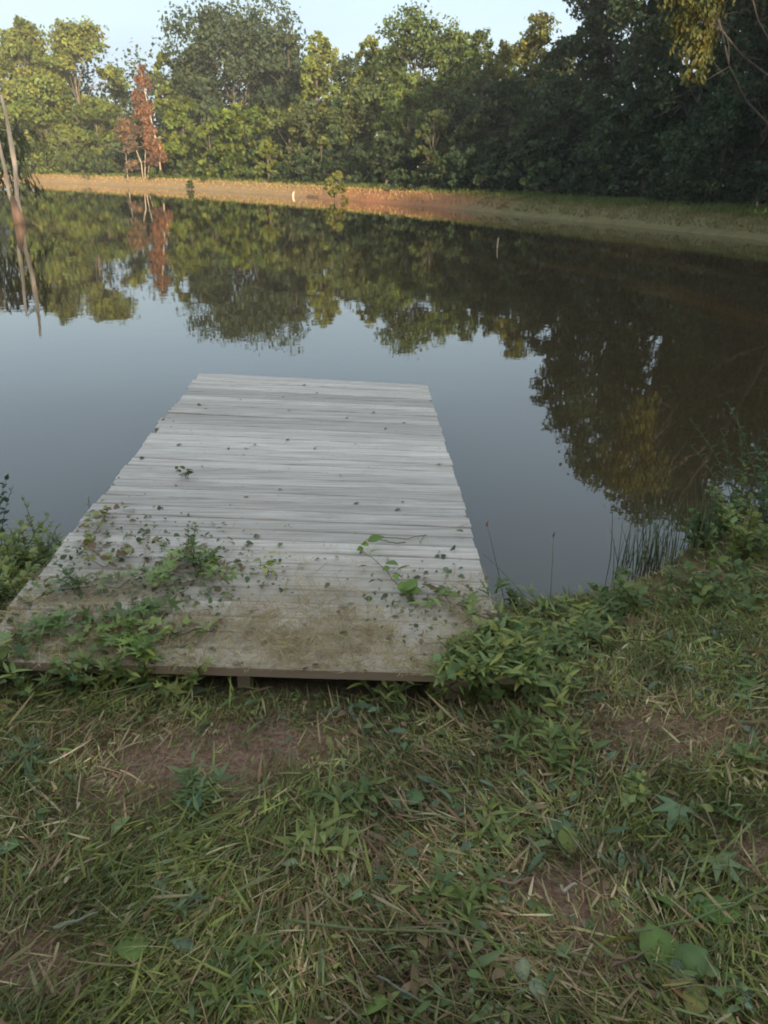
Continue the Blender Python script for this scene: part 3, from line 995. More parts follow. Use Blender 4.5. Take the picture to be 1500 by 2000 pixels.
def dock():
    rng = np.random.default_rng(21)
    o = (NL + NR_) / 2
    o[2] = 0
    root = empty('wooden_dock', o, 'weathered grey plank dock reaching from the grassy bank into the pond', 'dock')
    n = 36
    th = 0.038
    for i in range(n):
        t0, t1 = i / n, (i + 1) / n
        L0, L1 = NL + (FL - NL) * t0, NL + (FL - NL) * t1
        R0, R1 = NR_ + (FR - NR_) * t0, NR_ + (FR - NR_) * t1
        jl, jr = rng.normal() * 0.009, rng.normal() * 0.004
        gap = 0.0025 + 0.0015 * rng.random()
        zt = DZ + rng.normal() * 0.0016
        tw = rng.normal() * 0.0012
        m = 9
        V = []
        fwd = unit((FL - NL))
        for k in range(m):
            u = k / (m - 1)
            a = L0 + (R0 - L0) * u
            b = L1 + (R1 - L1) * u
            ex = unit(R0 - L0) * (jl * (1 - u) + jr * u)
            a = a + ex + fwd * (gap / 2 + rng.normal() * 0.0008)
            b = b + ex - fwd * (gap / 2 + rng.normal() * 0.0008)
            z = zt + tw * (u - 0.5) * 2 + rng.normal() * 0.0006
            cup = 0.0018
            for p, dz in ((a, -th), (b, -th), (b, -0.005), (b - fwd * 0.005, 0.0), ((a + b) / 2, -cup), (a + fwd * 0.005, 0.0), (a, -0.005)):
                V.append([p[0] - o[0], p[1] - o[1], z + dz])
        V = np.array(V)
        K = 7
        Q = []
        for k in range(m - 1):
            for j in range(K):
                j2 = (j + 1) % K
                Q.append([k * K + j, k * K + j2, (k + 1) * K + j2, (k + 1) * K + j])
        Tt = []
        for base, rev in ((0, True), ((m - 1) * K, False)):
            for j in range(1, K - 1):
                f = [base, base + j, base + j + 1]
                Tt.append(f if rev else f[::-1])
        mesh_np('plank', V, [np.array(Q), np.array(Tt)], None, M_WOOD, root)

    def box(name, c0, c1, w, ztop, zbot):
        d = unit(c1 - c0)
        s = np.array([-d[1], d[0], 0]) * w / 2
        V = []
        for c in (c0, c1):
            for sg, z in ((-1, zbot), (1, zbot), (1, ztop), (-1, ztop)):
                V.append([c[0] + sg * s[0] - o[0], c[1] + sg * s[1] - o[1], z])
        Q = [[0, 1, 2, 3], [7, 6, 5, 4], [0, 4, 5, 1], [1, 5, 6, 2], [2, 6, 7, 3], [3, 7, 4, 0]]
        mesh_np(name, np.array(V), [np.array(Q)], None, M_WOOD, root)
    for u in (0.13, 0.5, 0.87):
        a, b = NL + (NR_ - NL) * u, FL + (FR - FL) * u
        d = unit(b - a)
        box('beam', a + d * 0.05, b - d * 0.06, 0.045, DZ - th - 0.003, DZ - th - 0.15)
    for u in (0.10, 0.90):
        for t in (0.012, 0.52, 0.965):
            a = NL + (NR_ - NL) * u
            b = FL + (FR - FL) * u
            c = a + (b - a) * t
            d = unit(b - a) * 0.045
            box('post', c - d + d * (t < 0.1), c + d + d * (t < 0.1), 0.09, DZ - th - 0.004, -0.9 if t > 0.2 else 0.05)


dock()

# ------------------------------------------------------------------ near plants
def fan_leaf(outline, fold=0.18, curl=0.25):
    """leaf lying along +y from the origin, length 1; outline right side (x, y) from base to tip."""
    right = np.array(outline)
    ys = np.linspace(0, 1, len(right))
    mid = np.column_stack([np.zeros(len(right)), right[:, 1], np.zeros(len(right))])
    rv = np.column_stack([right[:, 0], right[:, 1], np.abs(right[:, 0]) * fold])
    lv = rv * [-1, 1, 1]
    V = np.concatenate([mid, rv, lv])
    V[:, 2] -= curl * V[:, 1] ** 2
    n = len(right)
    Tt = []
    for i in range(n - 1):
        Tt += [[i, n + i, n + i + 1], [i, n + i + 1, i + 1], [i, 2 * n + i + 1, 2 * n + i], [i, i + 1, 2 * n + i + 1]]
    return V, np.array(Tt)


OVATE = fan_leaf([(0.01, 0), (0.24, 0.18), (0.33, 0.38), (0.27, 0.62), (0.13, 0.83), (0.0, 1.0)])
LANCE = fan_leaf([(0.01, 0), (0.09, 0.2), (0.12, 0.42), (0.08, 0.72), (0.0, 1.0)], 0.2, 0.35)


def lobed_leaf(curl=0.2):
    """five pointed lobes spreading from the stalk."""
    pts = []
    for a, r in ((-100, 0.16), (-82, 0.52), (-58, 0.26), (-40, 0.74), (-20, 0.34), (0, 1.0), (20, 0.34), (40, 0.74), (58, 0.26), (82, 0.52), (100, 0.16)):
        q = math.radians(a)
        pts.append([math.sin(q) * r, math.cos(q) * r, 0.06 if r > 0.5 else 0.0])
    V = np.array([[0, 0.05, 0]] + pts)
    V[:, 1] += 0.05
    V[:, 2] -= curl * (V[:, 0] ** 2 + V[:, 1] ** 2)
    Tt = np.array([[0, i + 1, i] for i in range(1, len(pts))])
    return V, Tt


LOBED = lobed_leaf()
LEAF = {'ovate': OVATE, 'lance': LANCE, 'lobed': LOBED}


def base_at(px, py):
    """the place on the ground seen at a pixel."""
    z = 0.3
    for _ in range(6):
        p = gp(px, py, z)
        z = max(tz(p[0], p[1]), 0.0)
    p[2] = z
    return p


def weed(label, base, h, stems, leaves, leaf, length, col, seed, spread=0.35, group=None, name='weed', lean=(0, 0), cat='weed', yel=0.12, stemcol=(0.12, 0.15, 0.05), size=1.0, thick=0.0025):
    rng = np.random.default_rng(seed)
    root = empty(name, base, label, cat, group)
    gs, gl = Geo(), Geo()
    tv, tt = LEAF[leaf]
    for s in range(stems):
        a = rng.random() * 6.283
        out = spread * h * (0.3 + 0.9 * rng.random())
        hh = h * (0.65 + 0.4 * rng.random())
        q = np.linspace(0, 1, 7)[:, None]
        st = np.array([math.cos(a), math.sin(a), 0]) * 0.02 * stems ** 0.5 * rng.random()
        e = np.array([math.cos(a) * out + lean[0], math.sin(a) * out + lean[1], hh])
        pts = st + e * q * np.array([1, 1, 1.0]) + np.array([math.cos(a), math.sin(a), 0]) * out * 0.5 * (q ** 2 - q) + np.array([0, 0, hh * 0.22]) * (q - q ** 2)
        pts[0, 2] = -0.01
        gs.tube(pts, np.linspace(thick, thick * 0.4, 7), 5, stemcol)
        m = leaves
        t = 0.12 + 0.88 * (np.arange(m) + rng.random(m) * 0.6) / m
        P = np.stack([np.interp(t, q[:, 0], pts[:, k]) for k in range(3)], 1)
        az = np.arange(m) * 2.4 + rng.random() * 6 + rng.normal(size=m) * 0.35
        al = np.stack([np.cos(az), np.sin(az), 0.35 + 0.5 * t + rng.normal(size=m) * 0.25], 1)
        R = frames(unit(al), np.array([0, 0, 1.0]) + 0.35 * rng.normal(size=(m, 3)))
        S = length * (1.05 - 0.5 * t) * (0.7 + 0.5 * rng.random(m)) * size
        C = np.asarray(col)[None] * (0.75 + 0.5 * rng.random((m, 1))) * (1 + yel * rng.normal(size=(m, 1)) * np.array([[1.2, 0.5, -0.4]]))
        gl.scatter(tv, tt, P, R, S, np.clip(C, 0.01, 0.8))
    gs.build('stem', M_STEM, root, True)
    gl.build('leaves', M_WEED, root)
    return root


def in_dock(P, pad=0.0):
    a = (P[:, 1] > 2.22 - pad) & (P[:, 0] > -1.45 - pad) & (P[:, 0] < 0.46 + pad) & (P[:, 1] < 6.5)
    return a


LG = (0.245, 0.27, 0.078)
WG = (0.145, 0.180, 0.050)
BG = (0.150, 0.180, 0.070)
YW = (0.24, 0.25, 0.06)

# leafy patch right of the dock
prng = np.random.default_rng(31)
k = 0
while k < 30:
    px, py = 925 + 330 * prng.random(), 1165 + 190 * prng.random()
    if py > 1200 + 0.55 * (1250 - px) + 0 and px > 1100: continue
    if px < 1010 and py < 1225: continue
    p = base_at(px, py + 25)
    if sdf(p[None, :2])[0] < 0.06: continue
    where = ('by its side' if px < 1010 else 'at the water side' if py < 1230 else 'towards the mown grass' if px < 1130 else 'towards the bare patch')
    weed(('narrow-leaved', 'broad-leaved', 'grassy', 'lobe-leaved')[k % 4] + (' light' if k % 3 else '') + ' green weed in the patch right of the dock, ' + where, p, 0.05 + 0.06 * prng.random(), 4, 7, ('lance', 'ovate', 'lance', 'lobed')[k % 4], (0.10, 0.06, 0.09, 0.065)[k % 4], LG if k % 3 else WG, 500 + k, 1.3,
         'low weeds right of the dock')
    k += 1
for k, (px, py) in enumerate([(950, 1265), (985, 1240), (950, 1290), (985, 1260), (915, 1305), (1000, 1320), (975, 1330), (930, 1335), (990, 1290), (975, 1275), (1005, 1250), (1010, 1290), (965, 1308), (1020, 1340), (925, 1300)]):
    weed(('long-bladed light', 'narrow-leaved green', 'small oval-leaved light')[k % 3] + (' weed over the right front corner of the dock' if py < 1270 else ' weed hiding the boards at right front'), gp(px, py, DZ + 0.004) if py < 1312 else base_at(px, py), 0.04 + 0.03 * prng.random(), 4, 8, ('lance', 'lance', 'ovate')[k % 3], (0.10, 0.085, 0.05)[k % 3], (LG, WG, LG)[k % 3], 540 + k, 1.4,
         'weeds over the right front corner of the dock')
for k in range(14):
    px = 893 + 9.5 * k
    weed(('narrow-leaved', 'oval-leaved')[k % 2] + ' green weed drooping over the front board end at right', gp(px, 1306 + 8 * prng.random(), DZ + 0.004), 0.035 + 0.025 * prng.random(), 4, 10, ('lance', 'ovate')[k % 2],
         (0.10, 0.065)[k % 2], (LG, WG, WG)[k % 3], 1540 + k, 1.7, 'weeds drooping over the front board')
# right-hand bank towards the rushes
for k in range(16):
    px, py = 1200 + 300 * prng.random(), 1085 + 120 * prng.random()
    p = base_at(px, py)
    if sdf(p[None, :2])[0] < 0.05: continue
    where = 'directly below the rushes' if px < 1300 else 'midway to the right edge' if px < 1400 else 'close to the right edge'
    weed(('narrow-leaved', 'oval-leaved')[k % 2] + ' low green weed on the right bank, ' + where, p, 0.10 + 0.10 * prng.random(), 3, 8, ('lance', 'ovate')[k % 2], 0.075, WG, 560 + k, 0.7, 'weeds below the rushes')
for k, (px, py, h, lab) in enumerate([(1480, 1010, 1.0, 'tall upright feathery weed at the right edge above the bank'), (1445, 1030, 0.62, 'leafy dark weed beside the tall feathery one'),
                                      (1410, 1050, 0.42, 'bushy weed between the rushes and the right edge'), (1495, 1050, 0.75, 'dense leafy weed at the right edge under the feathery one'),
                                      (1370, 1075, 0.2, 'small leafy weed at the right foot of the rushes'), (1450, 1085, 0.26, 'yellow-green leafy weed in front of the right-edge weeds')]):
    weed(lab, base_at(px, py), h, 2 if k == 0 else 9, 40 if k == 0 else 20, 'lance' if k in (0, 1) else 'ovate', 0.075 if k == 0 else 0.06, [WG, (0.055, 0.095, 0.04), WG, (0.06, 0.10, 0.04), WG, LG][k], 590 + k, 0.12 if k == 0 else 0.55)

# left corner
for k, (px, py, h, n, lf, ln, c, lab) in enumerate([
        (-8, 1075, 0.42, 7, 'ovate', 0.055, (0.045, 0.075, 0.04), 'dark blue-green leafy shrub at the left edge over the water'),
        (80, 1075, 0.32, 2, 'ovate', 0.045, YW, 'upright weed with yellowing leaves left of the dock'),
        (172, 1010, 0.16, 1, 'ovate', 0.02, WG, 'thin single-stemmed weed at the left edge of the dock'),
        (30, 1110, 0.22, 6, 'lance', 0.07, LG, 'light green weed clump at the left edge below the dark shrub'),
        (110, 1100, 0.16, 5, 'lance', 0.06, WG, 'green weed clump against the left side of the dock')]):
    weed(lab, base_at(px, py), h, n, 10 if k == 2 else 14, lf, ln, c, 620 + k, 0.15 if k in (1, 2) else 0.5)
for k in range(20):
    px, py = -40 + 170 * prng.random(), 1075 + 110 * prng.random()
    p = base_at(px, py)
    if sdf(p[None, :2])[0] < 0.04 or in_dock(p[None, :2])[0]: continue
    weed(('oval-leaved light', 'narrow-leaved', 'lobe-leaved light')[k % 3] + ' green weed left of the dock, ' + ('at the picture edge' if px < 40 else 'against the boards'), p, 0.12 + 0.12 * prng.random(), 4, 9, ('ovate', 'lance', 'lobed')[k % 3], 0.065, (LG, WG, LG)[k % 3], 660 + k, 0.6, 'weeds left of the dock')
for k, (px, py) in enumerate([(15, 1325), (55, 1335), (95, 1322), (140, 1345), (185, 1335), (225, 1345), (265, 1350), (300, 1345), (350, 1355), (905, 1345), (935, 1352), (965, 1350), (995, 1345), (1015, 1335), (880, 1352)]):
    weed(('broad-leaved', 'narrow-leaved', 'lobe-leaved')[k % 3] + ' weed against the front board, ' + ('left corner' if px < 120 else 'left of centre' if px < 400 else 'right corner'), base_at(px, py), 0.16 + 0.06 * prng.random(), 5, 8,
         ('ovate', 'lance', 'lobed')[k % 3], (0.06, 0.09, 0.075)[k % 3], (WG, LG, LG)[k % 3], 680 + k, 0.7, 'weeds along the front board')
for k in range(9):
    px, py = -20 + 130 * prng.random(), 1270 + 90 * prng.random()
    weed(('oval-leaved grey', 'lobe-leaved')[k % 2] + '-green weed at the left front corner of the dock, ' + ('at the edge' if px < 40 else 'beside the post'), base_at(px, py), 0.10 + 0.06 * prng.random(), 3, 7, ('ovate', 'lobed')[k % 2], 0.07, (BG, WG)[k % 2], 640 + k, 0.8, 'weeds at the left front corner of the dock')


# vines and weeds on the boards
def on_dock(px, py): return gp(px, py, DZ + 0.004)


def vine(label, pts_px, leaf, length, n, col, seed, rise=0.02, z=DZ + 0.006, cat='vine', name='vine', dead=0.0):
    rng = np.random.default_rng(seed)
    P0 = np.array([gp(px, py, z) for px, py in pts_px])
    o = P0[0].copy()
    root = empty(name, o, label, cat)
    t = np.linspace(0, 1, len(P0))
    tt_ = np.linspace(0, 1, 16)
    pts = np.stack([np.interp(tt_, t, P0[:, k]) for k in range(3)], 1) - o
    pts[:, 2] += rise * np.abs(np.sin(tt_ * 9 + seed))
    pts[:, :2] += rng.normal(size=(16, 2)) * 0.006
    g = Geo()
    g.tube(pts, np.linspace(0.0028, 0.0012, 16), 5, (0.15, 0.14, 0.06))
    g.build('stem', M_STEM, root, True)
    tv, tri = LEAF[leaf]
    u = rng.random(n)
    P = np.stack([np.interp(u, tt_, pts[:, k]) for k in range(3)], 1) + np.column_stack([rng.normal(size=(n, 2)) * 0.02, 0.012 + 0.025 * rng.random(n)])
    az = rng.random(n) * 6.283
    R = frames(unit(np.stack([np.cos(az), np.sin(az), 0.15 + 0.3 * rng.random(n)], 1)), np.array([0, 0, 1.0]) + 0.4 * rng.normal(size=(n, 3)))
    C = np.asarray(col)[None] * [[1.9, 1.75, 1.4]] * (0.7 + 0.6 * rng.random((n, 1)))
    br = (rng.random(n) < dead)[:, None]
    C = np.where(br, np.array([[0.20, 0.13, 0.07]]), C)
    h = Geo()
    h.scatter(tv, tri, P, R, length * (0.6 + 0.7 * rng.random(n)), C)
    h.build('leaves', M_WEED, root)


vine('large-leaved green vine lying across the boards near the middle', [(800, 1185), (775, 1145), (745, 1110), (700, 1075)], 'ovate', 0.062, 16, (0.10, 0.155, 0.04), 701)
vine('tangle of green weeds lying on the boards left of centre', [(450, 1150), (400, 1115), (370, 1080), (330, 1130), (300, 1160)], 'lobed', 0.06, 75, (0.135, 0.18, 0.07), 702, 0.03, dead=0.15)
vine('brownish weeds lying along the left side of the boards', [(210, 1000), (190, 1040), (160, 1085), (200, 1110), (250, 1090)], 'ovate', 0.042, 80, (0.14, 0.15, 0.06), 703, 0.02, dead=0.4)
vine('pale green vine crossing the left end of the boards', [(60, 1180), (150, 1150), (230, 1150), (300, 1120)], 'lobed', 0.04, 70, (0.12, 0.16, 0.085), 704, 0.02, dead=0.2)
vine('leafy vine along the front left of the boards', [(20, 1260), (110, 1235), (200, 1225), (280, 1215), (330, 1180)], 'lobed', 0.055, 110, (0.085, 0.13, 0.05), 705, 0.025, dead=0.08)
vine('yellow-green vine on the boards at the front below the tangle', [(420, 1235), (370, 1240), (300, 1245), (240, 1230)], 'ovate', 0.036, 80, (0.15, 0.18, 0.06), 706, 0.02, dead=0.25)
vine('small bright green sprig on the boards left of the middle', [(540, 1130), (515, 1115), (505, 1095)], 'ovate', 0.04, 12, (0.15, 0.19, 0.05), 707)
vine('thin yellowed tendril curling on the boards right of the middle', [(790, 1065), (735, 1055), (830, 1050), (820, 1062)], 'lance', 0.03, 6, (0.22, 0.20, 0.09), 708, 0.01)
vine('green weeds spilling over the boards at the right front', [(960, 1215), (900, 1190), (860, 1170), (840, 1200)], 'lance', 0.06, 45, (0.11, 0.15, 0.05), 709, 0.02, dead=0.2)
vine('small dark green sprig alone on the boards at the upper left', [(370, 935), (350, 932)], 'ovate', 0.04, 9, (0.06, 0.09, 0.04), 710)
vine('light green weeds hanging over the front edge of the boards', [(200, 1250), (240, 1262), (270, 1280), (290, 1290)], 'lobed', 0.07, 26, (0.135, 0.19, 0.055), 711, 0.015)
weed('upright pale weed on the boards inside the tangle', on_dock(368, 1075), 0.14, 2, 9, 'ovate', 0.035, (0.19, 0.21, 0.075), 720, 0.3)
weed('leafy green weed standing on the boards at left of centre', on_dock(395, 1110), 0.12, 4, 9, 'ovate', 0.045, (0.11, 0.16, 0.045), 721, 0.7)
weed('green weed standing on the boards near the left front', on_dock(160, 1150), 0.14, 3, 9, 'ovate', 0.04, (0.10, 0.14, 0.055), 722, 0.6)
weed('bright weed with palmate leaves drooping off the front of the dock', on_dock(250, 1280), 0.11, 4, 8, 'lobed', 0.075, (0.14, 0.20, 0.05), 723, 0.9)
weed('green weed poking up at the right front corner of the boards', on_dock(960, 1160), 0.06, 3, 6, 'lance', 0.06, (0.13, 0.18, 0.06), 724, 0.9)


# rushes in the shallow water
def rushes(label, px, py, n, h, spread, seed):
    rng = np.random.default_rng(seed)
    b = gp(px, py, 0.0)
    g = Geo()
    for i in range(n):
        p = np.array([rng.normal() * spread, rng.normal() * spread * 0.6, -0.08])
        ln = rng.normal(size=2) * 0.13
        hh = h * (0.5 + 0.55 * rng.random())
        q = np.linspace(0, 1, 5)[:, None]
        pts = p + np.column_stack([ln[0] * hh * q[:, 0] ** 1.7, ln[1] * hh * q[:, 0] ** 1.7, (hh + 0.08) * q[:, 0]])
        c = np.array([0.095, 0.130, 0.058]) * (0.7 + 0.6 * rng.random()) if rng.random() < 0.8 else np.array([0.22, 0.17, 0.08])
        g.tube(pts, [0.0026, 0.0024, 0.002, 0.0015, 0.0006], 4, c)
    o = g.build('rush_clump', M_STEM, None, True)
    o.location = tuple(b)
    tag(o, label, 'rushes')


rushes('thick clump of dark green rushes at the right water edge', 1300, 1105, 60, 0.42, 0.12, 81)
rushes('sparse clump of thin rushes nearest the dock', 1220, 1135, 16, 0.40, 0.035, 82)
rushes('rushes with dry stalks in the water before the right-edge weeds', 1375, 1065, 34, 0.44, 0.11, 83)
rushes('short rushes between the two larger clumps', 1262, 1118, 22, 0.30, 0.05, 84)


# dry stalks with reddish seed heads beside the dock
def stalk(label, base_px, tip_px, dist_add, headcol, seed):
    b = base_at(*base_px)
    e = pd(tip_px[0], tip_px[1], b[1] + dist_add)
    root = empty('dry_stalk', b, label, 'stalk')
    g = Geo()
    q = np.linspace(0, 1, 7)[:, None]
    d = e - b
    pts = d * q + np.array([0, 0, 0.05]) * (q - q ** 2)
    g.tube(pts, np.linspace(0.0022, 0.001, 7), 4, (0.22, 0.20, 0.10))
    g.build('stem', M_STEM, root, True)
    if headcol is not None:
        h = Geo()
        h.tube(np.array([d - [0, 0, 0.012], d, d + [0.002, 0, 0.012], d + [0.003, 0, 0.022]]), [0.0015, 0.005, 0.0045, 0.001], 6, headcol)
        h.build('seed_head', M_STEM, root, True)


stalk('dry stalk with a reddish seed head closest to the dock edge', (985, 1175), (951, 1024), 0.1, (0.40, 0.13, 0.07), 1)
stalk('dry stalk with a dull red seed head right of the dock', (1075, 1170), (1081, 1046), 0.1, (0.30, 0.11, 0.08), 2)
stalk('long bare green stalk slanting over the water beside the dock', (1048, 1190), (943, 1082), 0.15, None, 3)
stalk('thick pale cut stem lying across the leafy patch', (965, 1300), (1135, 1185), 0.5, None, 4)

# ------------------------------------------------------------------ mown grass and clippings
def strip(n=4):
    V, Tt = [], []
    for i in range(n):
        t = i / (n - 1)
        w = 0.5 * (1 - t ** 2.2) * min(1, 0.55 + 1.8 * t)
        if i < n - 1: V += [[-w, t, 0], [w, t, 0]]
        else: V += [[0, t, 0]]
    for i in range(n - 2):
        Tt += [[2 * i, 2 * i + 1, 2 * i + 3], [2 * i, 2 * i + 3, 2 * i + 2]]
    Tt += [[2 * (n - 2), 2 * (n - 2) + 1, 2 * (n - 1)]]
    return np.array(V, float), np.array(Tt)


STRIP = strip(5)


def bent(z, side):
    v = STRIP[0].copy()
    v[:, 2] += z * v[:, 1] ** 2
    v[:, 0] += 0
    return v


def grass_field(name, label, n, mode, seed):
    rng = np.random.default_rng(seed)
    m = int(n * 2.2)
    y = 0.75 + (rng.random(m) ** 1.25) * 5.0
    x = (rng.random(m) * 2 - 1) * (0.62 * y + 0.35)
    P = np.column_stack([x, y])
    d = sdf(P)
    w = np.ones(m)
    sw = soil_weight(P)
    w *= 1 - (0.82 if mode == 'clip' else 0.95) * sw
    w *= 0.35 + 1.0 * vnoise(P, 3.3, 21)
    if mode == 'stand': w *= 0.4 + 0.8 * vnoise(P, 1.7, 22)
    keep = (d > 0.03) & ~in_dock(P, 0.0) & (rng.random(m) < w)
    P = P[keep][:n]
    sw = sw[keep][:n]
    m = len(P)
    z = terrain(P)
    dry = np.clip(1.1 * (vnoise(P, 2.1, 23) - 0.35) + 0.5 * vnoise(P, 6, 24) + 0.9 * sw + 0.75 * np.max([np.exp(-(((P[:, 0] - c[0]) / a) ** 2 + ((P[:, 1] - c[1]) / b) ** 2)) for c, a, b in DRY], 0), 0.05, 1)
    az = rng.random(m) * 6.283
    if mode == 'clip':
        # mown stems lie roughly in swathes
        az = np.where(rng.random(m) < 0.5, 0.35 + 2.6 * vnoise(P, 1.5, 25) + rng.normal(size=m) * 0.35 + math.pi * (rng.random(m) < 0.5), az)
        tilt = rng.normal(size=m) * 0.16 + 0.08
        Ln = 0.02 + 0.125 * rng.random(m) ** 2.6
        Wd = 0.0016 + 0.0080 * rng.random(m) ** 3.0
        zz = z + 0.004 + 0.034 * rng.random(m) ** 1.5
        nrm = np.array([0, 0, 1.0]) + 0.45 * rng.normal(size=(m, 3))
    else:
        tilt = 0.5 + 0.9 * rng.random(m)
        Ln = 0.025 + 0.06 * rng.random(m) ** 1.6
        Wd = 0.0018 + 0.0022 * rng.random(m)
        zz = z - 0.002
        nrm = np.column_stack([rng.normal(size=(m, 2)), 0.6 * np.ones(m)])
    al = np.column_stack([np.cos(az), np.sin(az), np.tan(np.clip(tilt, -0.5, 1.4))])
    R = frames(unit(al), nrm)
    pal_g = np.array([[0.175, 0.190, 0.048], [0.220, 0.232, 0.062], [0.122, 0.140, 0.038], [0.260, 0.250, 0.066], [0.185, 0.205, 0.082]])
    pal_d = np.array([[0.40, 0.285, 0.145], [0.31, 0.205, 0.110], [0.46, 0.36, 0.20], [0.31, 0.165, 0.095], [0.34, 0.27, 0.12]])
    isd = rng.random(m) < dry * (0.62 if mode == 'clip' else 0.46)
    C = np.where(isd[:, None], pal_d[rng.integers(0, 5, m)], pal_g[rng.integers(0, 5, m)]) * (0.6 + 0.8 * rng.random((m, 1))) * (0.55 + 0.9 * vnoise(P, 6, 26) * (0.6 + 0.8 * vnoise(P, 14, 27)))[:, None]
    g = Geo()
    tpl = [bent(b, 0) for b in (-0.25, -0.1, 0.08)]
    pick = rng.integers(0, 3, m)
    S = np.stack([Wd, Ln, Ln], 1)
    P3 = np.column_stack([P, zz])
    for b in range(3):
        s = pick == b
        g.scatter(tpl[b], STRIP[1], P3[s], R[s], S[s], C[s])
    o = g.build(name, M_GRASS)
    tag(o, label, 'grass', None, 'stuff')


grass_field('mown_grass', 'short stubble of mown green grass on the near bank', 52000, 'stand', 61)
grass_field('grass_clippings', 'cut grass and straw lying loose over the near bank', 72000, 'clip', 62)



def ground_leaves():
    """leaf scraps of mown weeds mixed into the clippings."""
    rng = np.random.default_rng(63)
    m = 16000
    y = 0.75 + (rng.random(m) ** 1.3) * 3.6
    x = (rng.random(m) * 2 - 1) * (0.62 * y + 0.35)
    P = np.column_stack([x, y])
    w = sstep(0.3, 0.6, vnoise(P, 2.6, 31)) * (0.25 + vnoise(P, 9, 32)) * (1 - 0.9 * soil_weight(P))
    keep = (sdf(P) > 0.05) & ~in_dock(P) & (rng.random(m) < w * 0.6)
    P = P[keep]
    n = len(P)
    az = rng.random(n) * 6.283
    R = frames(unit(np.column_stack([np.cos(az), np.sin(az), 0.25 * rng.normal(size=n)])), np.array([0, 0, 1.0]) + 0.5 * rng.normal(size=(n, 3)))
    pal = np.array([[0.15, 0.20, 0.06], [0.19, 0.24, 0.10], [0.12, 0.17, 0.08], [0.23, 0.24, 0.07], [0.25, 0.16, 0.08], [0.17, 0.22, 0.13]])
    C = pal[rng.integers(0, 6, n)] * (0.7 + 0.6 * rng.random((n, 1)))
    P3 = np.column_stack([P, terrain(P) + 0.012 + 0.03 * rng.random(n)])
    g = Geo()
    ov = rng.random(n) < 0.45
    g.scatter(OVATE[0], OVATE[1], P3[ov], R[ov], 0.012 + 0.028 * rng.random(ov.sum()) ** 1.5, C[ov])
    g.scatter(LANCE[0], LANCE[1], P3[~ov], R[~ov], 0.03 + 0.06 * rng.random((~ov).sum()) ** 1.5, C[~ov])
    tag(g.build('weed_clippings', M_WEED), 'torn leaves of mown weeds scattered through the near grass', 'clippings', None, 'stuff')


ground_leaves()


def soil_crumbs():
    rng = np.random.default_rng(64)
    m = 60000
    y = 0.75 + rng.random(m) * 2.6
    x = (rng.random(m) * 2 - 1) * (0.62 * y + 0.35)
    P = np.column_stack([x, y])
    keep = (rng.random(m) < soil_weight(P) * 0.8) & ~in_dock(P)
    P = P[keep]
    n = len(P)
    tv = np.array([[1, 0, -0.4], [-0.5, 0.85, -0.4], [-0.5, -0.85, -0.4], [0.1, 0.1, 0.7]])
    tt = np.array([[0, 1, 3], [1, 2, 3], [2, 0, 3]])
    R = frames(rand_dirs(rng, n) * [1, 1, 0.2], np.array([0, 0, 1.0]) + 0.3 * rng.normal(size=(n, 3)))
    C = np.array([[0.24, 0.14, 0.095], [0.34, 0.22, 0.15], [0.17, 0.10, 0.07], [0.42, 0.31, 0.23]])[rng.integers(0, 4, n)] * (0.7 + 0.6 * rng.random((n, 1)))
    g = Geo()
    g.scatter(tv, tt, np.column_stack([P, terrain(P) + 0.001]), R, 0.0012 + 0.005 * rng.random(n) ** 3, C)
    tag(g.build('soil_crumbs', M_GRASS), 'loose crumbs of reddish soil on the bare patches', 'soil', None, 'stuff')


soil_crumbs()

# low living weeds left standing in the mown grass
for k, (px, py, h, n, lf, ln, c, lab) in enumerate([
        (745, 1370, 0.09, 5, 'lance', 0.075, LG, 'bright grassy weed tuft right below the middle of the dock front'),
        (860, 1350, 0.07, 4, 'ovate', 0.06, LG, 'small broad-leaved weed by the right dock post'),
        (1085, 1430, 0.08, 6, 'lance', 0.09, LG, 'light green tuft left of the bare patch on the right'),
        (1000, 1450, 0.06, 6, 'lance', 0.08, WG, 'green tuft on the slope below the leafy patch'),
        (380, 1560, 0.05, 7, 'lance', 0.08, (0.16, 0.21, 0.08), 'pale green tuft of grass below the bare patch on the left'),
        (330, 1790, 0.09, 3, 'lance', 0.06, (0.17, 0.185, 0.085), 'greyish upright weed at lower left'),
        (690, 1560, 0.05, 6, 'lance', 0.08, WG, 'dark tuft of grass in the middle of the foreground'),
        (960, 1625, 0.05, 5, 'lance', 0.075, LG, 'green tuft right of centre on the straw-coloured turf'),
        (640, 1660, 0.06, 6, 'lance', 0.09, LG, 'long-bladed green tuft right of the middle of the grass'),
        (1130, 1500, 0.07, 6, 'lance', 0.085, WG, 'green tuft at the left rim of the bare patch on the right'),
        (60, 1520, 0.06, 6, 'lance', 0.08, BG, 'blue-green tuft at the left edge'),
        (900, 1760, 0.06, 5, 'lance', 0.08, WG, 'green tuft left of the crooked brown twig'),
        (480, 1900, 0.05, 6, 'lance', 0.07, WG, 'green tuft at the bottom left of centre'),
        (1240, 1560, 0.07, 4, 'ovate', 0.045, LG, 'leafy weed between the bare patch and the lobed leaves'),
        (1430, 1480, 0.06, 5, 'lance', 0.07, WG, 'green tuft at the right edge below the bare patch')]):
    weed(lab, base_at(px, py), h, n, 9, lf, ln, c, 900 + k, 1.1)


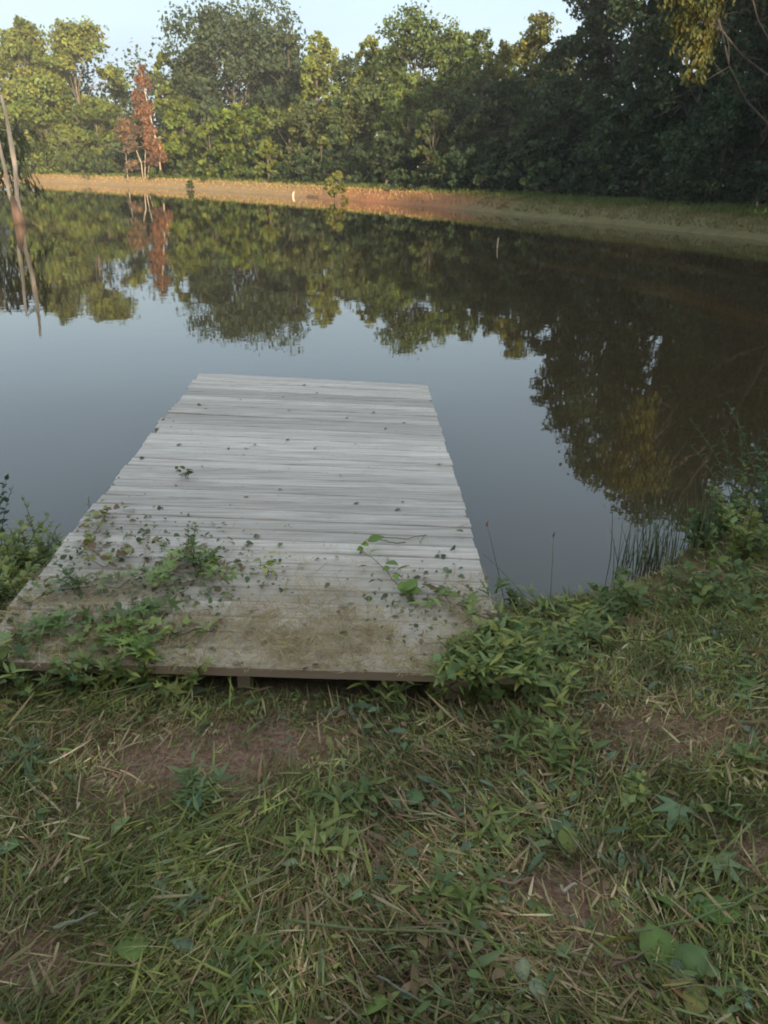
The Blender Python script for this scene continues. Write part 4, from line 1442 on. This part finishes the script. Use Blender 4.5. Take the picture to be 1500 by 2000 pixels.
# thatch of dry clippings on the first boards, specks of litter over the rest
def dock_litter():
    rng = np.random.default_rng(66)
    n = 26000
    u = rng.random(n)
    t = np.abs(rng.normal(size=n)) * 0.085 - 0.004
    P = NL + (NR_ - NL) * u[:, None] + (FL - NL) * t[:, None]
    dens = vnoise(P[:, :2], 3.0, 41) * 0.6 + vnoise(P[:, :2], 9, 42) * 0.5 - 0.25 * sstep(0.02, 0.16, t)
    keep = rng.random(n) < np.clip((dens - 0.22) * 1.5, 0.02, 0.85) * np.where(t < 0.008, 0.8, 1)
    P = P[keep]
    m = len(P)
    P[:, 2] = DZ + 0.004 + 0.022 * rng.random(m) ** 2
    az = rng.random(m) * 6.283
    al = np.column_stack([np.cos(az), np.sin(az), 0.12 + 0.25 * np.abs(rng.normal(size=m))])
    R = frames(unit(al), np.array([0, 0, 1.0]) + 0.4 * rng.normal(size=(m, 3)))
    Ln = 0.02 + 0.07 * rng.random(m) ** 1.6
    S = np.stack([0.0012 + 0.002 * rng.random(m), Ln, Ln], 1)
    pal = np.array([[0.50, 0.38, 0.19], [0.40, 0.29, 0.15], [0.56, 0.44, 0.25], [0.33, 0.28, 0.12], [0.40, 0.26, 0.14]])
    C = pal[rng.integers(0, 5, m)] * (0.7 + 0.5 * rng.random((m, 1)))
    g = Geo()
    g.scatter(STRIP[0], STRIP[1], P, R, S, C)
    tag(g.build('straw_thatch', M_GRASS), 'dry straw and clippings strewn over the front boards of the dock', 'straw', None, 'stuff')
    n = 230
    t = rng.random(n) ** 1.9 * 0.96
    u = rng.random(n) ** 1.2
    P = (NL + (NR_ - NL) * u[:, None]) * (1 - t[:, None]) + (FL + (FR - FL) * u[:, None]) * t[:, None]
    P[:, 2] = DZ + 0.006
    az = rng.random(n) * 6.283
    R = frames(np.column_stack([np.cos(az), np.sin(az), 0.1 * rng.normal(size=n)]), np.array([0, 0, 1.0]) + 0.3 * rng.normal(size=(n, 3)))
    C = np.array([[0.13, 0.12, 0.09], [0.12, 0.14, 0.07], [0.22, 0.18, 0.12]])[rng.integers(0, 3, n)] * (0.7 + 0.5 * rng.random((n, 1)))
    g = Geo()
    g.scatter(OVATE[0], OVATE[1], P, R, 0.006 + 0.032 * rng.random(n) ** 2.5, C)
    m = 1500
    cx = rng.integers(0, 6, m)
    cen_px = np.array([[200, 1060], [330, 1120], [120, 1180], [280, 1220], [420, 1110], [850, 1180]])[cx] + rng.normal(size=(m, 2)) * [75, 42]
    Q = np.array([gp(a, b, DZ + 0.008) for a, b in cen_px])
    Q = Q[in_dock(Q[:, :2], -0.02)]
    m = len(Q)
    Q[:, 2] += 0.02 * rng.random(m)
    az = rng.random(m) * 6.283
    R = frames(unit(np.column_stack([np.cos(az), np.sin(az), 0.3 * rng.normal(size=m)])), np.array([0, 0, 1.0]) + 0.5 * rng.normal(size=(m, 3)))
    C = np.array([[0.12, 0.16, 0.06], [0.16, 0.19, 0.09], [0.09, 0.12, 0.05], [0.22, 0.16, 0.09], [0.28, 0.24, 0.13]])[rng.integers(0, 5, m)] * (0.7 + 0.5 * rng.random((m, 1)))
    g.scatter(OVATE[0], OVATE[1], Q, R, 0.010 + 0.030 * rng.random(m) ** 2, C)
    tag(g.build('leaf_litter', M_WEED), 'small dark leaf scraps scattered over the dock boards', 'leaf litter', None, 'stuff')


dock_litter()

# ------------------------------------------------------------------ single leaves, twigs and long cut stems lying in the foreground
def lying_leaf(label, px, py, wpx, leaf, col, ang, seed, stem=True):
    rng = np.random.default_rng(seed)
    b = base_at(px, py)
    L = wpx / FPX * np.linalg.norm(b - [0, 0, CAM_Z])
    root = empty('fallen_leaf', b + [0, 0, 0.035], label, 'leaf', None, math.radians(ang))
    tv, tt = LEAF[leaf]
    V = (tv - [0, 0.5, 0]) * [L, L, L]
    V[:, 2] += 0.02 * rng.normal() * V[:, 0] / L
    rt = Matrix.Rotation(0.25 * rng.normal(), 3, 'X') @ Matrix.Rotation(0.25 * rng.normal(), 3, 'Y')
    V = V @ np.array(rt).T
    C = np.asarray(col)[None] * (0.85 + 0.3 * rng.random((len(V), 1)))
    if leaf != 'lobed': C[:len(V) // 3] *= 1.35
    else: C[0] *= 1.4
    mesh_np('blade', V, [tt], C, M_WEED, root)
    if stem:
        g = Geo()
        s0 = np.array(rt) @ np.array([0, -0.5 * L, 0])
        g.tube(np.array([s0, s0 + [0.005, -0.3 * L, -0.008], s0 + [0.0, -0.55 * L, -0.022]]), [0.0012, 0.0012, 0.001], 4, np.asarray(col) * 0.9)
        g.build('leaf_stalk', M_STEM, root, True)


for i, (px, py, w, lf, c, a, lab) in enumerate([
        (1425, 1722, 85, 'lobed', (0.20, 0.235, 0.11), -160, 'pale five-lobed leaf lying at the right edge of the grass'),
        (1490, 1835, 85, 'lobed', (0.20, 0.23, 0.11), 60, 'pale lobed leaf cut off by the right edge near the bottom'),
        (1280, 1765, 75, 'ovate', (0.11, 0.17, 0.04), 20, 'yellow-tinged oval green leaf left of the pale lobed leaf'),
        (1385, 1795, 85, 'ovate', (0.10, 0.17, 0.035), 70, 'large bright green oval leaf below the pale lobed leaf'),
        (1420, 1600, 80, 'lobed', (0.10, 0.17, 0.05), 10, 'dark green lobed leaf above the pale lobed leaf'),
        (1310, 1615, 80, 'lobed', (0.15, 0.20, 0.09), 150, 'light green lobed leaf left of the dark green lobed leaf'),
        (1290, 1885, 105, 'ovate', (0.13, 0.18, 0.04), 190, 'long yellow-green leaf near the bottom right corner'),
        (1335, 1905, 80, 'ovate', (0.11, 0.16, 0.05), 110, 'green oval leaf beside the long yellow-green one'),
        (1320, 1950, 55, 'ovate', (0.28, 0.15, 0.06), 30, 'small orange-brown leaf near the bottom right corner'),
        (1355, 1970, 60, 'ovate', (0.22, 0.19, 0.05), -40, 'dull yellow leaf beside the orange-brown one'),
        (1082, 1632, 60, 'ovate', (0.11, 0.15, 0.075), 80, 'blue-green rounded leaf right of centre in the grass'),
        (1108, 1660, 52, 'ovate', (0.19, 0.21, 0.05), 190, 'yellow leaf just below the blue-green rounded leaf'),
        (236, 1628, 48, 'ovate', (0.19, 0.24, 0.08), 160, 'pale green oval leaf lying left of centre in the grass'),
        (565, 1704, 34, 'ovate', (0.24, 0.28, 0.14), 80, 'small pale round leaf near the middle of the grass'),
        (690, 1768, 42, 'ovate', (0.20, 0.27, 0.12), 60, 'pale green round leaf right of the small pale one'),
        (674, 1735, 40, 'ovate', (0.17, 0.24, 0.09), 175, 'narrow light leaf directly above the pale green round leaf'),
        (262, 1862, 75, 'ovate', (0.15, 0.20, 0.04), 20, 'yellow-green leaf at lower left of the grass'),
        (1018, 1915, 42, 'ovate', (0.24, 0.25, 0.14), 170, 'pale dry leaf of a pair at bottom right of centre'),
        (1050, 1955, 45, 'ovate', (0.22, 0.24, 0.14), 200, 'pale dry leaf lying lower in the pair at bottom right of centre'),
        (52, 1725, 36, 'ovate', (0.19, 0.22, 0.12), 95, 'bluish oval leaf near the left edge of the grass'),
        (10, 1675, 55, 'ovate', (0.12, 0.18, 0.06), 95, 'green leaf cut off by the left edge of the grass'),
        (380, 1365, 50, 'ovate', (0.13, 0.155, 0.095), 100, 'blue-grey leaf on the turf below the front of the dock'),
        (1450, 1340, 60, 'lobed', (0.11, 0.18, 0.05), 20, 'green lobed leaf by the bare patch at the right'),
        (800, 1575, 55, 'ovate', (0.09, 0.14, 0.045), 80, 'dark green leaf on the straw-coloured turf right of centre'),
        (720, 1985, 70, 'ovate', (0.16, 0.21, 0.05), 80, 'broad yellow-green leaf at the bottom edge'),
        (360, 1865, 45, 'ovate', (0.12, 0.15, 0.09), 80, 'grey-green leaf near the yellow-green one at lower left')]):
    lying_leaf(lab, px, py, w, lf, c, a, 800 + i)


def twig(label, pts_px, r, col, seed, name='twig', lift=0.03, cat='twig'):
    rng = np.random.default_rng(seed)
    P = np.array([base_at(px, py) for px, py in pts_px])
    o = P[0].copy()
    P = P - o
    P[:, 2] += lift + 0.012 * rng.random(len(P))
    if len(P) < 5:
        t = np.linspace(0, 1, len(P))
        q = np.linspace(0, 1, 9)
        P = np.stack([np.interp(q, t, P[:, k]) for k in range(3)], 1) + rng.normal(size=(9, 3)) * r * 0.4
    g = Geo()
    g.tube(P, np.linspace(r, r * 0.6, len(P)), 6, col)
    ob = g.build(name, M_STEM, None, True)
    ob.location = tuple(o)
    tag(ob, label, cat)


twig('crooked brown twig with a bend lying on bare soil', [(958, 1738), (1000, 1750), (1030, 1732)], 0.0045, (0.30, 0.19, 0.12), 1)
twig('short pale piece of stick on bare soil', [(1097, 1760), (1121, 1743)], 0.005, (0.46, 0.38, 0.27), 2)
twig('single pale straw stalk standing out left of centre bottom', [(500, 1855), (517, 1775)], 0.0016, (0.48, 0.40, 0.24), 3, lift=0.05, cat='straw')
twig('long green cut stem lying across the bottom of the grass', [(560, 1822), (700, 1838), (860, 1845), (1000, 1870), (1150, 1890)], 0.0038, (0.17, 0.19, 0.07), 4, 'cut_stem', cat='stem')
twig('long pale cut stem lying along the lower left', [(110, 1838), (200, 1805)], 0.004, (0.24, 0.24, 0.16), 5, 'cut_stem', cat='stem')
twig('greyish stem slanting in at the bottom centre', [(740, 1930), (855, 2000)], 0.0028, (0.19, 0.19, 0.13), 6, 'cut_stem', cat='stem')
twig('reddish thin twig between bare soil and the leaves at right', [(1190, 1910), (1265, 1880)], 0.0035, (0.22, 0.13, 0.09), 7)
twig('long thin brown stem curving down towards the pale lobed leaf', [(1360, 1585), (1385, 1650), (1400, 1690)], 0.0018, (0.28, 0.20, 0.11), 8, lift=0.05)
twig('green stem slanting through the leaves at the right', [(1230, 1850), (1330, 1830), (1440, 1790), (1500, 1760)], 0.004, (0.15, 0.19, 0.06), 9, 'cut_stem', lift=0.04, cat='stem')
twig('straw stem lying left of the bare patch at the right', [(1070, 1550), (1180, 1505)], 0.003, (0.20, 0.21, 0.09), 10, 'cut_stem', cat='stem')
twig('pale green stem lying on the straw-coloured turf', [(785, 1598), (900, 1622)], 0.0035, (0.25, 0.24, 0.11), 11, 'cut_stem', cat='stem')
twig('brown bent twig near the bottom centre', [(880, 1840), (935, 1880), (960, 1876)], 0.003, (0.24, 0.14, 0.09), 12)
twig('dark stick lying on the left boards of the dock', [(92, 1195), (126, 1128)], 0.004, (0.07, 0.06, 0.045), 13, lift=0.12)

# ------------------------------------------------------------------ evening air
def haze():
    x0, x1, y0, y1, z0, z1 = -950, 950, -350, 1550, -3.0, 24.0
    V = [[x, y, z] for z in (z0, z1) for y in (y0, y1) for x in (x0, x1)]
    Q = [[0, 2, 3, 1], [4, 5, 7, 6], [0, 1, 5, 4], [2, 6, 7, 3], [0, 4, 6, 2], [1, 3, 7, 5]]
    m, nt = new_mat('evening_haze')
    out = N(nt, 'ShaderNodeOutputMaterial')
    vol = N(nt, 'ShaderNodeVolumePrincipled')
    vol.inputs['Color'].default_value = (1.0, 0.97, 0.92, 1)
    vol.inputs['Density'].default_value = 0.0007
    nt.links.new(vol.outputs[0], out.inputs['Volume'])
    tag(mesh_np('haze', np.array(V, float), [np.array(Q)], None, m), 'thin evening haze over the pond', 'haze', None, 'stuff')


haze()
